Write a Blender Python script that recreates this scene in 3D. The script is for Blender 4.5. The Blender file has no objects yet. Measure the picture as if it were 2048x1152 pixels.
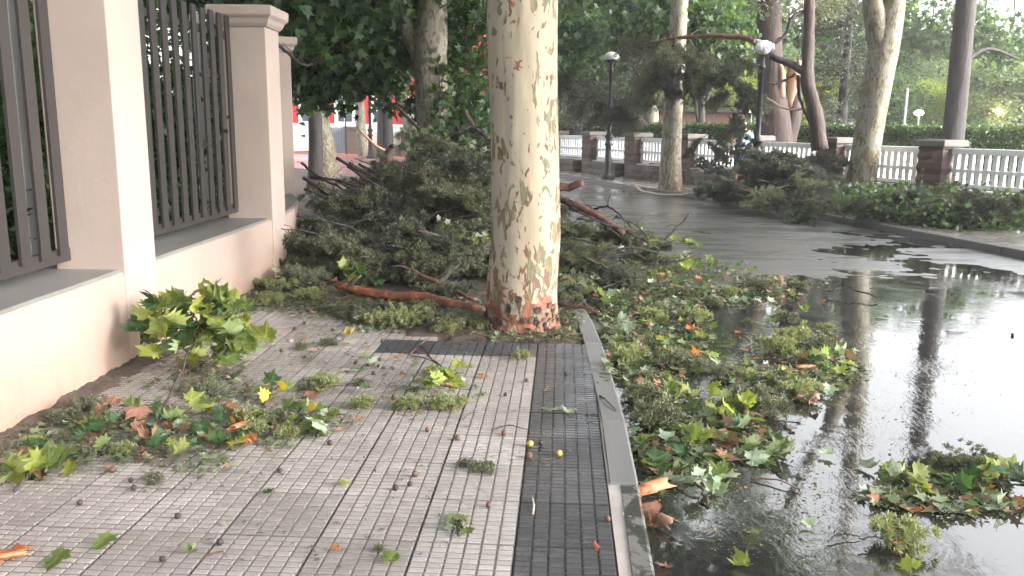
import bpy, math, random
import numpy as np
from mathutils import Vector, Matrix, Euler

# ------------------------------------------------------------------ camera, world, sun, exposure
C = bpy.context.scene
COL = C.collection
FPX, CAMH = 1680.0, 1.5
PITCH, ROLL = math.atan(326 / 1680), 0.012
F_ = Vector((0, math.cos(PITCH), -math.sin(PITCH)))
U0 = Vector((0, math.sin(PITCH), math.cos(PITCH)))
R0 = Vector((1, 0, 0))
R_ = R0 * math.cos(ROLL) + U0 * math.sin(ROLL)
U_ = U0 * math.cos(ROLL) - R0 * math.sin(ROLL)
cam = bpy.data.objects.new('camera', bpy.data.cameras.new('camera'))
COL.objects.link(cam)
m = Matrix.Identity(4)
for i in range(3):
    m[i][0], m[i][1], m[i][2] = R_[i], U_[i], -F_[i]
m[0][3], m[1][3], m[2][3] = 0, 0, CAMH
cam.matrix_world = m
cam.data.sensor_width = 36
cam.data.lens = 36 * FPX / 2048
cam.data.clip_end = 600
C.camera = cam
SUN_EL, SUN_AZ = math.radians(24), math.radians(112)      # azimuth clockwise from +Y
world = bpy.data.worlds.new('World'); C.world = world; world.use_nodes = True
wn = world.node_tree
bg = wn.nodes['Background']
sky = wn.nodes.new('ShaderNodeTexSky'); sky.sky_type = 'NISHITA'; sky.sun_disc = False
sky.sun_elevation = SUN_EL; sky.sun_rotation = SUN_AZ; sky.dust_density = 4; sky.air_density = 1.0
hs = wn.nodes.new('ShaderNodeHueSaturation'); hs.inputs['Saturation'].default_value = 0.12
hs.inputs['Value'].default_value = 1.0
wn.links.new(sky.outputs[0], hs.inputs['Color']); wn.links.new(hs.outputs[0], bg.inputs['Color'])
bg.inputs['Strength'].default_value = 0.15
sun = bpy.data.objects.new('sun', bpy.data.lights.new('sun', 'SUN')); COL.objects.link(sun)
sun.data.energy = 0.5; sun.data.angle = math.radians(11); sun.data.color = (1, .93, .86)
sd = Vector((math.sin(SUN_AZ) * math.cos(SUN_EL), math.cos(SUN_AZ) * math.cos(SUN_EL), math.sin(SUN_EL)))
sun.rotation_euler = sd.to_track_quat('Z', 'Y').to_euler()
C.view_settings.view_transform = 'Standard'; C.view_settings.look = 'None'
C.view_settings.gamma = 1; C.view_settings.use_curve_mapping = False
C.view_settings.exposure = 2.72

# ------------------------------------------------------------------ helpers
rng = np.random.default_rng(7)
random.seed(7)
def ray(x, y): return F_ + R_ * ((x - 1024) / FPX) - U_ * ((y - 576) / FPX)
def G(x, y, z=0.0):
    d = ray(x, y); t = (z - CAMH) / d.z; return Vector((0, 0, CAMH)) + d * t
def D(x, y, Y):
    d = ray(x, y); return Vector((0, 0, CAMH)) + d * (Y / d.y)

def new_mesh(name, V, Fc, mat=None, smooth=False):
    me = bpy.data.meshes.new(name)
    if isinstance(V, np.ndarray) and isinstance(Fc, np.ndarray):
        k = Fc.shape[1]
        me.vertices.add(len(V)); me.vertices.foreach_set('co', V.astype(np.float32).ravel())
        me.loops.add(Fc.size); me.loops.foreach_set('vertex_index', Fc.astype(np.int32).ravel())
        me.polygons.add(len(Fc)); me.polygons.foreach_set('loop_start', np.arange(0, Fc.size, k, dtype=np.int32))
        me.update(calc_edges=True)
    else:
        me.from_pydata([tuple(v) for v in V], [], [tuple(f) for f in Fc]); me.update()
    if smooth: me.polygons.foreach_set('use_smooth', [True] * len(me.polygons))
    if mat: me.materials.append(mat)
    return me
def ob(name, me, parent=None, loc=(0, 0, 0), rot=(0, 0, 0), sc=None):
    o = bpy.data.objects.new(name, me); COL.objects.link(o)
    o.location = loc; o.rotation_euler = rot
    if sc is not None: o.scale = sc if hasattr(sc, '__len__') else (sc,) * 3
    if parent: o.parent = parent
    return o
def tag(o, label=None, cat=None, group=None, kind=None):
    if label: o['label'] = label
    if cat: o['category'] = cat
    if group: o['group'] = group
    if kind: o['kind'] = kind
    return o
def thing(name, label, cat, loc=(0, 0, 0), rz=0, group=None):
    o = ob(name, None, None, loc, (0, 0, rz)); o.empty_display_size = .1
    return tag(o, label, cat, group)
def copy_tree(o, parent=None):
    c = o.copy(); COL.objects.link(c); c.parent = parent
    for ch in list(o.children): copy_tree(ch, c)
    return c

class MB:
    """collects shapes into one mesh"""
    def __init__(s): s.v = []; s.f = []
    def add(s, V, Fc):
        n = len(s.v); s.v += [tuple(p) for p in V]; s.f += [tuple(i + n for i in f) for f in Fc]
    def box(s, x0, x1, y0, y1, z0, z1, bev=0, M=None):
        if bev:
            b = bev
            V = []
            for (zz, ins) in ((z0, 0), (z1 - b, 0), (z1, b)):
                V += [(x0 + ins, y0 + ins, zz), (x1 - ins, y0 + ins, zz), (x1 - ins, y1 - ins, zz), (x0 + ins, y1 - ins, zz)]
            Fc = [(3, 2, 1, 0), (8, 9, 10, 11)]
            for k in (0, 4):
                for i in range(4): j = (i + 1) % 4; Fc.append((k + i, k + j, k + 4 + j, k + 4 + i))
        else:
            V = [(x0, y0, z0), (x1, y0, z0), (x1, y1, z0), (x0, y1, z0), (x0, y0, z1), (x1, y0, z1), (x1, y1, z1), (x0, y1, z1)]
            Fc = [(3, 2, 1, 0), (4, 5, 6, 7), (0, 1, 5, 4), (1, 2, 6, 5), (2, 3, 7, 6), (3, 0, 4, 7)]
        if M is not None: V = [M @ Vector(p) for p in V]
        s.add(V, Fc); return s
    def tube(s, pts, rad, n=8, jit=0, cap=True):
        pts = [Vector(p) for p in pts]; m_ = len(pts)
        if not hasattr(rad, '__len__'): rad = [rad] * m_
        if len(rad) == 2 and m_ != 2: rad = [rad[0] + (rad[1] - rad[0]) * i / (m_ - 1) for i in range(m_)]
        V = []; up = None
        for i, p in enumerate(pts):
            t = (pts[min(i + 1, m_ - 1)] - pts[max(i - 1, 0)])
            if t.length < 1e-9: t = Vector((0, 0, 1))
            t.normalize()
            if up is None: up = Vector((1, 0, 0)) if abs(t.x) < .8 else Vector((0, 1, 0))
            a = (up - t * up.dot(t)).normalized(); b = t.cross(a); up = a
            for k in range(n):
                th = 2 * math.pi * k / n; r = rad[i] * (1 + (random.uniform(-jit, jit) if jit else 0))
                V.append(p + a * (r * math.cos(th)) + b * (r * math.sin(th)))
        Fc = [(i * n + k, i * n + (k + 1) % n, (i + 1) * n + (k + 1) % n, (i + 1) * n + k) for i in range(m_ - 1) for k in range(n)]
        if cap: Fc += [tuple(range(n - 1, -1, -1)), tuple((m_ - 1) * n + k for k in range(n))]
        s.add(V, Fc); return s
    def lathe(s, prof, n=16, c=(0, 0, 0)):
        V = [(c[0] + r * math.cos(2 * math.pi * k / n), c[1] + r * math.sin(2 * math.pi * k / n), c[2] + z) for (r, z) in prof for k in range(n)]
        Fc = [(i * n + k, i * n + (k + 1) % n, (i + 1) * n + (k + 1) % n, (i + 1) * n + k) for i in range(len(prof) - 1) for k in range(n)]
        s.add(V, Fc); return s
    def mesh(s, name, mat, smooth=False): return new_mesh(name, s.v, s.f, mat, smooth)
    def build(s, name, mat, parent=None, smooth=False, loc=(0, 0, 0)): return ob(name, s.mesh(name, mat, smooth), parent, loc)

def smooth_path(pts, k=5):
    P = [Vector(p) for p in pts]; P = [P[0] * 2 - P[1]] + P + [P[-1] * 2 - P[-2]]; out = []
    for i in range(1, len(P) - 2):
        for j in range(k):
            t = j / k; a, b, c, d = P[i - 1], P[i], P[i + 1], P[i + 2]
            out.append(.5 * ((2 * b) + (c - a) * t + (2 * a - 5 * b + 4 * c - d) * t * t + (-a + 3 * b - 3 * c + d) * t ** 3))
    out.append(P[-2]); return out
def wig(pts, a, k=5):
    out = smooth_path(pts, k)
    return [p + Vector((random.uniform(-a, a), random.uniform(-a, a), random.uniform(-a, a))) if 0 < i < len(out) - 1 else p for i, p in enumerate(out)]
def vnoise(x, y, seed=0):
    """smooth 2-D value noise (numpy)"""
    r = np.random.default_rng(seed).random((64, 64))
    xi = np.floor(x).astype(int); yi = np.floor(y).astype(int); fx = x - xi; fy = y - yi
    fx = fx * fx * (3 - 2 * fx); fy = fy * fy * (3 - 2 * fy)
    g = lambda a, b: r[a % 64, b % 64]
    return (g(xi, yi) * (1 - fx) + g(xi + 1, yi) * fx) * (1 - fy) + (g(xi, yi + 1) * (1 - fx) + g(xi + 1, yi + 1) * fx) * fy
def fbm(x, y, seed=0, o=4): return sum(vnoise(x * 2 ** i, y * 2 ** i, seed + i) / 2 ** i for i in range(o)) / (2 - 2 ** (1 - o))
def heightfield(name, x0, x1, y0, y1, nx, ny, fn, mat, **kw):
    xs, ys = np.meshgrid(np.linspace(x0, x1, nx), np.linspace(y0, y1, ny))
    z = fn(xs, ys)
    V = np.stack([xs.ravel(), ys.ravel(), z.ravel()], 1)
    i = np.arange(nx * ny).reshape(ny, nx)
    Fc = np.stack([i[:-1, :-1].ravel(), i[:-1, 1:].ravel(), i[1:, 1:].ravel(), i[1:, :-1].ravel()], 1)
    o = ob(name, new_mesh(name, V, Fc, mat, True)); tag(o, **kw); return o

# ------------------------------------------------------------------ materials
class N:
    def __init__(s, name):
        s.m = bpy.data.materials.new(name); s.m.use_nodes = True; s.t = s.m.node_tree; s.b = s.t.nodes['Principled BSDF']
        s.out = s.t.nodes['Material Output']
    def n(s, typ, **kw):
        x = s.t.nodes.new('ShaderNode' + typ)
        for k, v in kw.items(): setattr(x, k, v)
        return x
    def l(s, a, b): s.t.links.new(a, b)
    def coord(s, scale=(1, 1, 1), obj=True):
        tc = s.n('TexCoord'); mp = s.n('Mapping'); mp.inputs['Scale'].default_value = scale
        if obj: s.l(tc.outputs['Object'], mp.inputs[0])
        else:
            g = s.n('NewGeometry'); s.l(g.outputs['Position'], mp.inputs[0])
        return mp.outputs[0]
    def noise(s, co, scale, detail=4, dist=0, rough=.55):
        x = s.n('TexNoise'); x.inputs['Scale'].default_value = scale; x.inputs['Detail'].default_value = detail
        x.inputs['Distortion'].default_value = dist; x.inputs['Roughness'].default_value = rough; s.l(co, x.inputs['Vector']); return x.outputs['Fac']
    def ramp(s, fac, stops, interp='LINEAR'):
        r = s.n('ValToRGB'); r.color_ramp.interpolation = interp; e = r.color_ramp.elements
        while len(e) > 1: e.remove(e[-1])
        e[0].position = stops[0][0]; e[0].color = tuple(stops[0][1]) + (1,) if len(stops[0][1]) == 3 else stops[0][1]
        for p, c in stops[1:]:
            k = e.new(p); k.color = tuple(c) + (1,)
        s.l(fac, r.inputs[0]); return r.outputs[0]
    def mask(s, fac, a, b):
        r = s.n('MapRange'); r.inputs[1].default_value = a; r.inputs[2].default_value = b; s.l(fac, r.inputs[0]); return r.outputs[0]
    def math(s, op, a, b=None):
        x = s.n('Math', operation=op)
        for i, v in enumerate((a, b)):
            if v is None: continue
            if isinstance(v, (int, float)): x.inputs[i].default_value = v
            else: s.l(v, x.inputs[i])
        return x.outputs[0]
    def mix(s, fac, a, b, blend='MIX'):
        x = s.n('MixRGB', blend_type=blend)
        for i, v in enumerate((fac, a, b)):
            if isinstance(v, (int, float)): x.inputs[i].default_value = v
            elif isinstance(v, tuple): x.inputs[i].default_value = v + (1,) if len(v) == 3 else v
            else: s.l(v, x.inputs[i])
        return x.outputs[0]
    def bump(s, h, strength=.3, dist=.01, prev=None):
        x = s.n('Bump'); x.inputs['Strength'].default_value = strength; x.inputs['Distance'].default_value = dist
        s.l(h, x.inputs['Height'])
        if prev is not None: s.l(prev, x.inputs['Normal'])
        return x.outputs[0]
    def set(s, **kw):
        nm = dict(col='Base Color', rough='Roughness', spec='Specular IOR Level', ior='IOR', metal='Metallic', normal='Normal', coat='Coat Weight', croughness='Coat Roughness')
        for k, v in kw.items():
            i = s.b.inputs[nm[k]]
            if isinstance(v, (int, float)): i.default_value = v
            elif isinstance(v, tuple): i.default_value = v + (1,)
            else: s.l(v, i)
        return s.m
def sep(n_, co):
    x = n_.n('SeparateXYZ'); n_.l(co, x.inputs[0]); return x.outputs

def m_plain(name, col, rough=.6, var=.25, sc=6, bumpd=.004, wet=0, metal=0):
    n = N(name); co = n.coord(obj=False); a = n.noise(co, sc, 6); b = n.noise(co, sc * 9, 4)
    k = n.math('ADD', n.math('MULTIPLY', a, var * 1.6), 1 - var * .8)
    k = n.math('MULTIPLY', k, n.math('ADD', n.math('MULTIPLY', b, var * .6), 1 - var * .3))
    c = n.n('VectorMath', operation='SCALE'); c.inputs[0].default_value = col; n.l(k, c.inputs['Scale'])
    return n.set(col=c.outputs[0], rough=n.math('ADD', n.math('MULTIPLY', a, .3), rough - .15), normal=n.bump(b, .5, bumpd), metal=metal, coat=wet)

def m_tile(name, col, dark, rough):
    n = N(name); co = n.coord(obj=False); oi = n.n('ObjectInfo')
    a = n.noise(co, 2.2, 6, .4); b = n.noise(co, 60, 4); c2 = n.noise(co, 9, 5)
    c = n.mix(n.mask(a, .35, .68), col, dark)
    c = n.mix(n.math('MULTIPLY', n.mask(c2, .5, .75), .45), c, tuple(x * .55 for x in col))
    v = n.math('ADD', n.math('MULTIPLY', oi.outputs['Random'], .34), .80)
    c = n.mix(1, c, n.mix(0, v, v), 'MULTIPLY')
    c = n.mix(n.math('MULTIPLY', n.mask(b, .45, .75), .35), c, tuple(x * .5 for x in col))
    z = sep(n, n.coord())[2]
    c = n.mix(n.mask(z, .0005, -.004), c, tuple(x * .60 for x in dark))       # grime settled in the grooves
    return n.set(col=c, rough=n.ramp(n.noise(co, 3.1, 5), [(.35, (rough - .17,) * 3), (.65, (rough + .15,) * 3)]), normal=n.bump(b, .5, .0012), spec=.55)

M = {}
M['tile_light'] = m_tile('light_tile', (.385, .350, .335), (.295, .262, .248), .34)
M['tile_white'] = m_tile('pale_tile', (.41, .38, .37), (.32, .29, .28), .34)
M['tile_dark'] = m_tile('dark_tile', (.082, .082, .090), (.055, .055, .061), .33)
M['kerb'] = m_plain('kerb_concrete', (.145, .142, .142), .40, .35, 5, .002)
def m_kerb_wet():
    n = N('wet_kerb'); co = n.coord(obj=False); a = n.noise(co, 9, 6, .5); f = n.mask(a, .46, .54); b = n.noise(co, 90, 4)
    c = n.mix(f, n.mix(b, (.17, .16, .155), (.10, .10, .095)), (.05, .05, .048))
    return n.set(col=c, rough=n.ramp(f, [(0, (.4,) * 3), (1, (.06,) * 3)]), normal=n.bump(n.math('MULTIPLY', b, n.math('SUBTRACT', 1.05, f)), .6, .003, n.bump(n.noise(co, 30, 4), .5, .004)))
M['kerb_wet'] = m_kerb_wet()
M['kerb_far'] = m_plain('far_kerb_concrete', (.10, .092, .088), .45, .35, 5, .003)
M['mortar'] = m_plain('pale_mortar', (.40, .355, .34), .4, .4, 12, .006)
M['paint_metal'] = m_plain('fence_paint', (.034, .028, .027), .55, .2, 9, .001)
M['lamp_iron'] = m_plain('lamp_iron', (.022, .020, .024), .4, .25, 8, .001)
M['white_paint'] = m_plain('white_paint', (.84, .84, .85), .5, .10, 6, .002)
M['cream'] = m_plain('cream_panel', (.66, .56, .50), .7, .15, 3, .002)
M['stone_cap'] = m_plain('cap_stone', (.13, .12, .105), .75, .4, 7, .01)
M['coping_far'] = m_plain('wet_coping', (.42, .40, .39), .22, .25, 5, .002)
M['pave_far'] = m_plain('far_pavement_concrete', (.24, .215, .20), .26, .35, 2, .003)
M['red_wall'] = m_plain('red_render', (.50, .035, .03), .8, .12, 2, .003)
M['grey_gate'] = m_plain('blue_grey_paint', (.30, .32, .37), .6, .2, 3, .002)
M['roof_tile'] = m_plain('roof_tile', (.28, .12, .08), .8, .3, 3, .01)
M['orange_kerb'] = m_plain('orange_kerb_paint', (.62, .20, .12), .5, .25, 3, .002)
M['house_white'] = m_plain('house_render', (.62, .62, .63), .8, .15, 2, .003)
M['brown_wall'] = m_plain('brown_brick_wall', (.10, .045, .032), .8, .35, 2, .006)
M['glass'] = m_plain('window_glass', (.10, .12, .13), .12, .2, 2, 0)
M['skin'] = m_plain('skin', (.50, .27, .19), .5, .1, 9, .001)
M['shirt'] = m_plain('light_blue_cotton', (.40, .50, .62), .85, .15, 12, .004)
M['shorts'] = m_plain('blue_cotton', (.10, .17, .34), .85, .15, 12, .004)
M['hair'] = m_plain('dark_hair', (.03, .02, .015), .6, .2, 30, .004)
M['grey_cover'] = m_plain('grey_plastic', (.30, .31, .33), .35, .15, 3, .001)
M['cone_tan'] = m_plain('split_wood', (.40, .23, .15), .6, .35, 14, .006)
M['wood_pale'] = m_plain('bare_pale_wood', (.52, .42, .32), .6, .3, 14, .006)

def m_wall(name, base, low):
    n = N(name); co = n.coord(obj=False); a = n.noise(co, 1.3, 6, .3); b = n.noise(co, 45, 5); d = n.noise(co, 5, 7, .8, .65)
    z = sep(n, co)[2]
    c = n.mix(n.mask(a, .35, .65), base, tuple(x * .88 for x in base))
    wet = n.math('MULTIPLY', n.mask(n.math('ADD', z, n.math('MULTIPLY', d, -.55)), .12, -.28), .9)
    c = n.mix(wet, c, low)
    peel = n.math('MULTIPLY', n.mask(n.noise(co, 11, 8, .6, .7), .60, .63), n.mask(z, .30, .02))
    c = n.mix(n.math('MULTIPLY', peel, .55), c, (.36, .24, .18))
    blk = n.math('MULTIPLY', n.mask(n.noise(co, 30, 8, .3, .7), .60, .68), n.mask(z, .12, .0))
    c = n.mix(n.math('MULTIPLY', blk, .8), c, (.12, .10, .085))
    stain = n.math('MULTIPLY', n.mask(n.noise(n.coord((3, 3, .35), False), 4, 8, .3, .65), .48, .75), .42)
    c = n.mix(stain, c, (.33, .30, .27))
    hb = n.math('ADD', n.math('MULTIPLY', d, .7), n.math('MULTIPLY', b, .3))
    nb = n.bump(peel, .6, -.004, n.bump(hb, .45, .006))
    return n.set(col=c, rough=.72, normal=nb, spec=.3)
M['wall'] = m_wall('pink_cream_plaster', (.405, .308, .262), (.34, .225, .17))
M['pillar'] = m_wall('cream_plaster', (.43, .345, .30), (.38, .27, .21))
M['ledge'] = m_plain('weathered_ledge', (.20, .19, .18), .55, .45, 4, .003)

def m_asphalt():
    n = N('wet_asphalt'); co = n.coord(obj=False); g = n.noise(co, 260, 3); a = n.noise(co, .9, 6, .6); c2 = n.noise(co, 7, 5)
    col = n.mix(n.mask(g, .4, .72), (.06, .058, .06), (.14, .136, .14))
    col = n.mix(n.math('MULTIPLY', n.mask(a, .4, .7), .5), col, (.055, .050, .047))
    y = sep(n, co)[1]
    st = n.noise(n.coord((.35, 1.6, 1), False), 1.1, 6, .8, .6)
    film = n.mask(st, .42, .60)                                   # how deep the water stands on the stones
    rgh = n.ramp(film, [(0, (.42,) * 3), (1, (.14,) * 3)])
    hb = n.math('MULTIPLY', g, n.math('SUBTRACT', 1.0, n.math('MULTIPLY', film, .8)))
    nb = n.bump(hb, .55, .0035)
    nb = n.bump(n.noise(co, 16, 3), .18, .006, nb)
    n.l(nb, n.b.inputs['Coat Normal'])
    return n.set(col=col, rough=rgh, normal=nb, ior=1.6, coat=1.0, croughness=.30)
M['asphalt'] = m_asphalt()
def m_water():
    n = N('puddle_water'); co = n.coord(obj=False)
    rip = n.noise(n.coord((1, .55, 1), False), 34, 4, .6); big = n.noise(co, 2.2, 3)
    st = n.mask(big, .42, .72)
    nb = n.bump(n.math('MULTIPLY', rip, n.math('ADD', n.math('MULTIPLY', st, 1.2), .08)), .34, .004)
    return n.set(col=(.022, .021, .021), rough=.015, normal=nb, ior=1.85, spec=1.0)
M['water'] = m_water()
def m_soil(name, c1, c2, rough=.55):
    n = N(name); co = n.coord(obj=False); a = n.noise(co, 5, 8, .3, .65); b = n.noise(co, 70, 5)
    c = n.mix(n.mask(a, .35, .65), c1, c2); c = n.mix(n.math('MULTIPLY', n.mask(b, .5, .7), .6), c, tuple(x * 1.7 for x in c2))
    return n.set(col=c, rough=rough, normal=n.bump(b, .9, .008, n.bump(a, .6, .02)))
M['soil'] = m_soil('wet_soil', (.055, .040, .032), (.10, .075, .06))
M['garden'] = m_soil('garden_ground', (.05, .06, .03), (.08, .075, .045), .8)

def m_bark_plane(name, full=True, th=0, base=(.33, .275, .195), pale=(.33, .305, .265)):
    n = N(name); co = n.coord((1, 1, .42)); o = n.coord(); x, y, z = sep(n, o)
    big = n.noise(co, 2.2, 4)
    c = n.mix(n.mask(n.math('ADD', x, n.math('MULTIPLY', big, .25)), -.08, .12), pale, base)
    c = n.mix(n.math('MULTIPLY', n.mask(n.noise(n.coord((6, 6, .35)), 3, 4), .52, .7), .35), c, (.50, .49, .27))
    fine = n.noise(n.coord((1, 1, .25)), 40, 5); c = n.mix(n.math('MULTIPLY', n.mask(fine, .45, .8), .25), c, (.36, .31, .25))
    zl = n.mask(z, 1.5, .15)
    m1 = n.mask(n.math('ADD', n.noise(co, 9.5, 5, .9, .5), n.math('ADD', n.math('MULTIPLY', zl, .04), n.math('MULTIPLY', n.math('SUBTRACT', n.noise(n.coord((2.2, 2.2, .9)), 1.6, 3), .5), .26))), .578 - th, .592 - th)
    m2 = n.mask(n.math('ADD', n.noise(n.coord((1.3, 1.3, .6)), 15, 4, .5, .5), n.math('MULTIPLY', zl, .07)), .638 - th, .652 - th)
    m3 = n.mask(n.math('ADD', n.noise(n.coord((1, 1, .8)), 10, 5, .9), n.math('MULTIPLY', n.mask(z, .55, .0), .28)), .66, .70)
    c = n.mix(m1, c, n.mix(n.mask(fine, .4, .6), (.125, .11, .06), (.20, .18, .11)))
    c = n.mix(m2, c, (.145, .078, .055))
    if full: c = n.mix(m3, c, n.mix(n.mask(fine, .4, .65), (.27, .105, .06), (.14, .06, .042)))
    h = n.math('ADD', n.math('MAXIMUM', m1, m2), n.math('MULTIPLY', fine, .25))
    if full: h = n.math('SUBTRACT', h, n.math('MULTIPLY', m3, -.7))
    soft = n.noise(co, 4, 3)
    return n.set(col=c, rough=.6, normal=n.bump(h, .7, .006, n.bump(soft, .5, .03)), spec=.35)
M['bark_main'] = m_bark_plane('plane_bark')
M['bark_far'] = m_bark_plane('plane_bark_grey', False, .045, (.24, .22, .175), (.23, .225, .205))
def m_bark(name, c1, c2, sc=14):
    n = N(name); co = n.coord((1, 1, .18)); a = n.noise(co, sc, 6, .4, .65); b = n.noise(n.coord(obj=False), 5, 5)
    c = n.mix(n.mask(a, .38, .62), c1, c2); c = n.mix(n.math('MULTIPLY', b, .5), c, tuple(v * .6 for v in c1))
    return n.set(col=c, rough=.7, normal=n.bump(a, 1, .03))
M['bark_red'] = m_bark('cypress_bark_red', (.032, .020, .017), (.085, .042, .032))
M['bark_dark'] = m_bark('dark_bark', (.025, .020, .019), (.060, .046, .042))
M['bark_twig'] = m_bark('twig_bark', (.045, .034, .03), (.11, .085, .075), 30)
M['bark_branch_red'] = m_bark('peeled_red_bark', (.10, .045, .036), (.22, .095, .07), 12)
def m_log():
    n = N('torn_orange_wood'); a = n.noise(n.coord((2, 2, 2)), 4, 6, .8, .65); b = n.noise(n.coord(obj=False), 50, 4)
    c = n.ramp(a, [(.35, (.09, .05, .04)), (.5, (.22, .08, .05)), (.62, (.50, .15, .06)), (.72, (.55, .27, .16))])
    return n.set(col=c, rough=.5, normal=n.bump(a, .8, .02, n.bump(b, .5, .004)))
M['log'] = m_log()

def m_stone(name, cols):
    n = N(name); oi = n.n('ObjectInfo'); co = n.coord(obj=False)
    c = n.ramp(oi.outputs['Random'], [(i / max(1, len(cols) - 1), k) for i, k in enumerate(cols)])
    a = n.noise(co, 9, 6); b = n.noise(co, 40, 5)
    c = n.mix(n.math('MULTIPLY', n.mask(a, .4, .7), .45), c, tuple(v * .5 for v in cols[0]))
    return n.set(col=c, rough=.7, normal=n.bump(b, .7, .012))
M['stone'] = m_stone('red_stone', [(.105, .06, .048), (.15, .09, .07), (.09, .058, .05), (.18, .12, .10), (.12, .075, .062)])
M['stone_low'] = m_stone('grey_brown_stone', [(.12, .095, .085), (.18, .145, .125), (.10, .072, .065), (.16, .11, .09)])

def m_leaf(name, top, under, isl=False, var=.35, transl=.35, rough=.42, vein=None, ramp=None):
    n = N(name); g = n.n('NewGeometry')
    if isl: rnd = g.outputs['Random Per Island']
    else: rnd = n.n('ObjectInfo').outputs['Random']
    if ramp: c = n.ramp(rnd, ramp)
    else: c = n.mix(g.outputs['Backfacing'], top, under)
    if ramp: c = n.mix(n.math('MULTIPLY', g.outputs['Backfacing'], .5), c, under)
    rn2 = n.math('FRACT', n.math('MULTIPLY', rnd, 7.31))
    v = n.math('ADD', n.math('MULTIPLY', rn2, var * 2), 1 - var)
    c = n.mix(1, c, n.mix(0, v, v), 'MULTIPLY')
    if vein:
        at = n.n('Attribute'); at.attribute_name = 'vein'
        c = n.mix(n.math('MULTIPLY', n.mask(at.outputs['Fac'], .55, 1.0), .55), c, vein)
        sp = n.noise(n.coord(), 45, 4, .5)
        c = n.mix(n.math('MULTIPLY', n.mask(sp, .55, .7), .4), c, tuple(x * .5 for x in top))
        n.set(normal=n.bump(n.math('ADD', at.outputs['Fac'], sp), .5, .004))
    n.set(col=c, rough=rough, spec=.5)
    tr = n.n('BsdfTranslucent'); n.l(n.mix(1, c, (1.5, 1.6, .7), 'MULTIPLY'), tr.inputs[0])
    ms = n.n('MixShader'); ms.inputs[0].default_value = transl
    n.l(n.b.outputs[0], ms.inputs[1]); n.l(tr.outputs[0], ms.inputs[2]); n.l(ms.outputs[0], n.out.inputs[0])
    return n.m
LM = {
 'yellow-green': m_leaf('leaf_yellow_green', (.235, .27, .055), (.33, .37, .14), vein=(.42, .46, .15)),
 'fresh green': m_leaf('leaf_fresh_green', (.12, .165, .048), (.25, .32, .16), vein=(.28, .34, .13)),
 'dark green': m_leaf('leaf_dark_green', (.045, .10, .035), (.14, .19, .11), vein=(.12, .18, .09)),
 'pale grey-green': m_leaf('leaf_pale', (.30, .37, .26), (.36, .41, .31), vein=(.42, .47, .37), transl=.2),
 'orange': m_leaf('leaf_orange', (.48, .15, .06), (.42, .19, .11), vein=(.55, .30, .14)),
 'brown': m_leaf('leaf_brown', (.20, .10, .065), (.27, .16, .115), vein=(.35, .2, .12), transl=.15),
 'yellow': m_leaf('leaf_yellow', (.55, .42, .07), (.5, .42, .16), vein=(.5, .42, .2)),
}
M['litter'] = m_leaf('leaf_litter', (.12, .17, .06), (.22, .26, .17), isl=True, var=.3, transl=.2, rough=.35, ramp=[
    (0, (.045, .065, .035)), (.28, (.085, .12, .055)), (.50, (.14, .18, .075)), (.62, (.19, .23, .14)), (.74, (.25, .28, .19)), (.82, (.16, .10, .07)), (.92, (.33, .16, .10)), (1, (.40, .25, .17))])
M['cyp'] = m_leaf('cypress_sprays', (.135, .142, .088), (.155, .158, .11), isl=True, var=.55, transl=.22, rough=.45)
M['cyp_dark'] = m_leaf('cypress_sprays_dark', (.080, .092, .066), (.098, .106, .08), isl=True, var=.55, transl=.15, rough=.5)
M['cyp_brown'] = m_leaf('cypress_sprays_brown', (.13, .118, .075), (.14, .122, .082), isl=True, var=.5, transl=.2, rough=.5)
M['cyp_yel'] = m_leaf('cypress_sprays_pale', (.25, .27, .125), (.27, .28, .15), isl=True, var=.45, transl=.25, rough=.45)
M['crown_dark'] = m_leaf('crown_leaves_dark', (.040, .085, .032), (.065, .11, .05), isl=True, var=.6, transl=.40)
M['crown_mid'] = m_leaf('crown_leaves_mid', (.065, .115, .045), (.09, .14, .07), isl=True, var=.55, transl=.45)
M['crown_yel_lit'] = m_leaf('crown_leaves_yellow_lit', (.33, .38, .08), (.34, .39, .14), isl=True, var=.45, transl=.5)  # yellow-green leaves, lightened in colour for sunlit, washed-out distance
M['crown_hazed'] = m_leaf('crown_leaves_hazed', (.19, .25, .14), (.21, .27, .17), isl=True, var=.5, transl=.45)  # leaf colour paled to stand in for haze over distant crowns
M['hedge'] = m_leaf('hedge_leaves', (.085, .14, .045), (.10, .15, .06), isl=True, var=.6, transl=.3)

def m_emit(name, col, st):
    n = N(name); n.set(col=col); n.b.inputs['Emission Color'].default_value = col + (1,); n.b.inputs['Emission Strength'].default_value = st; return n.m
M['glow'] = m_emit('lit_lamp_glass', (1, .66, .42), 9)
M['globe'] = m_plain('opal_globe', (.62, .63, .64), .25, .05, 3, 0)
M['dome'] = m_plain('white_lamp_dome', (.85, .86, .88), .3, .05, 3, 0)

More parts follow.
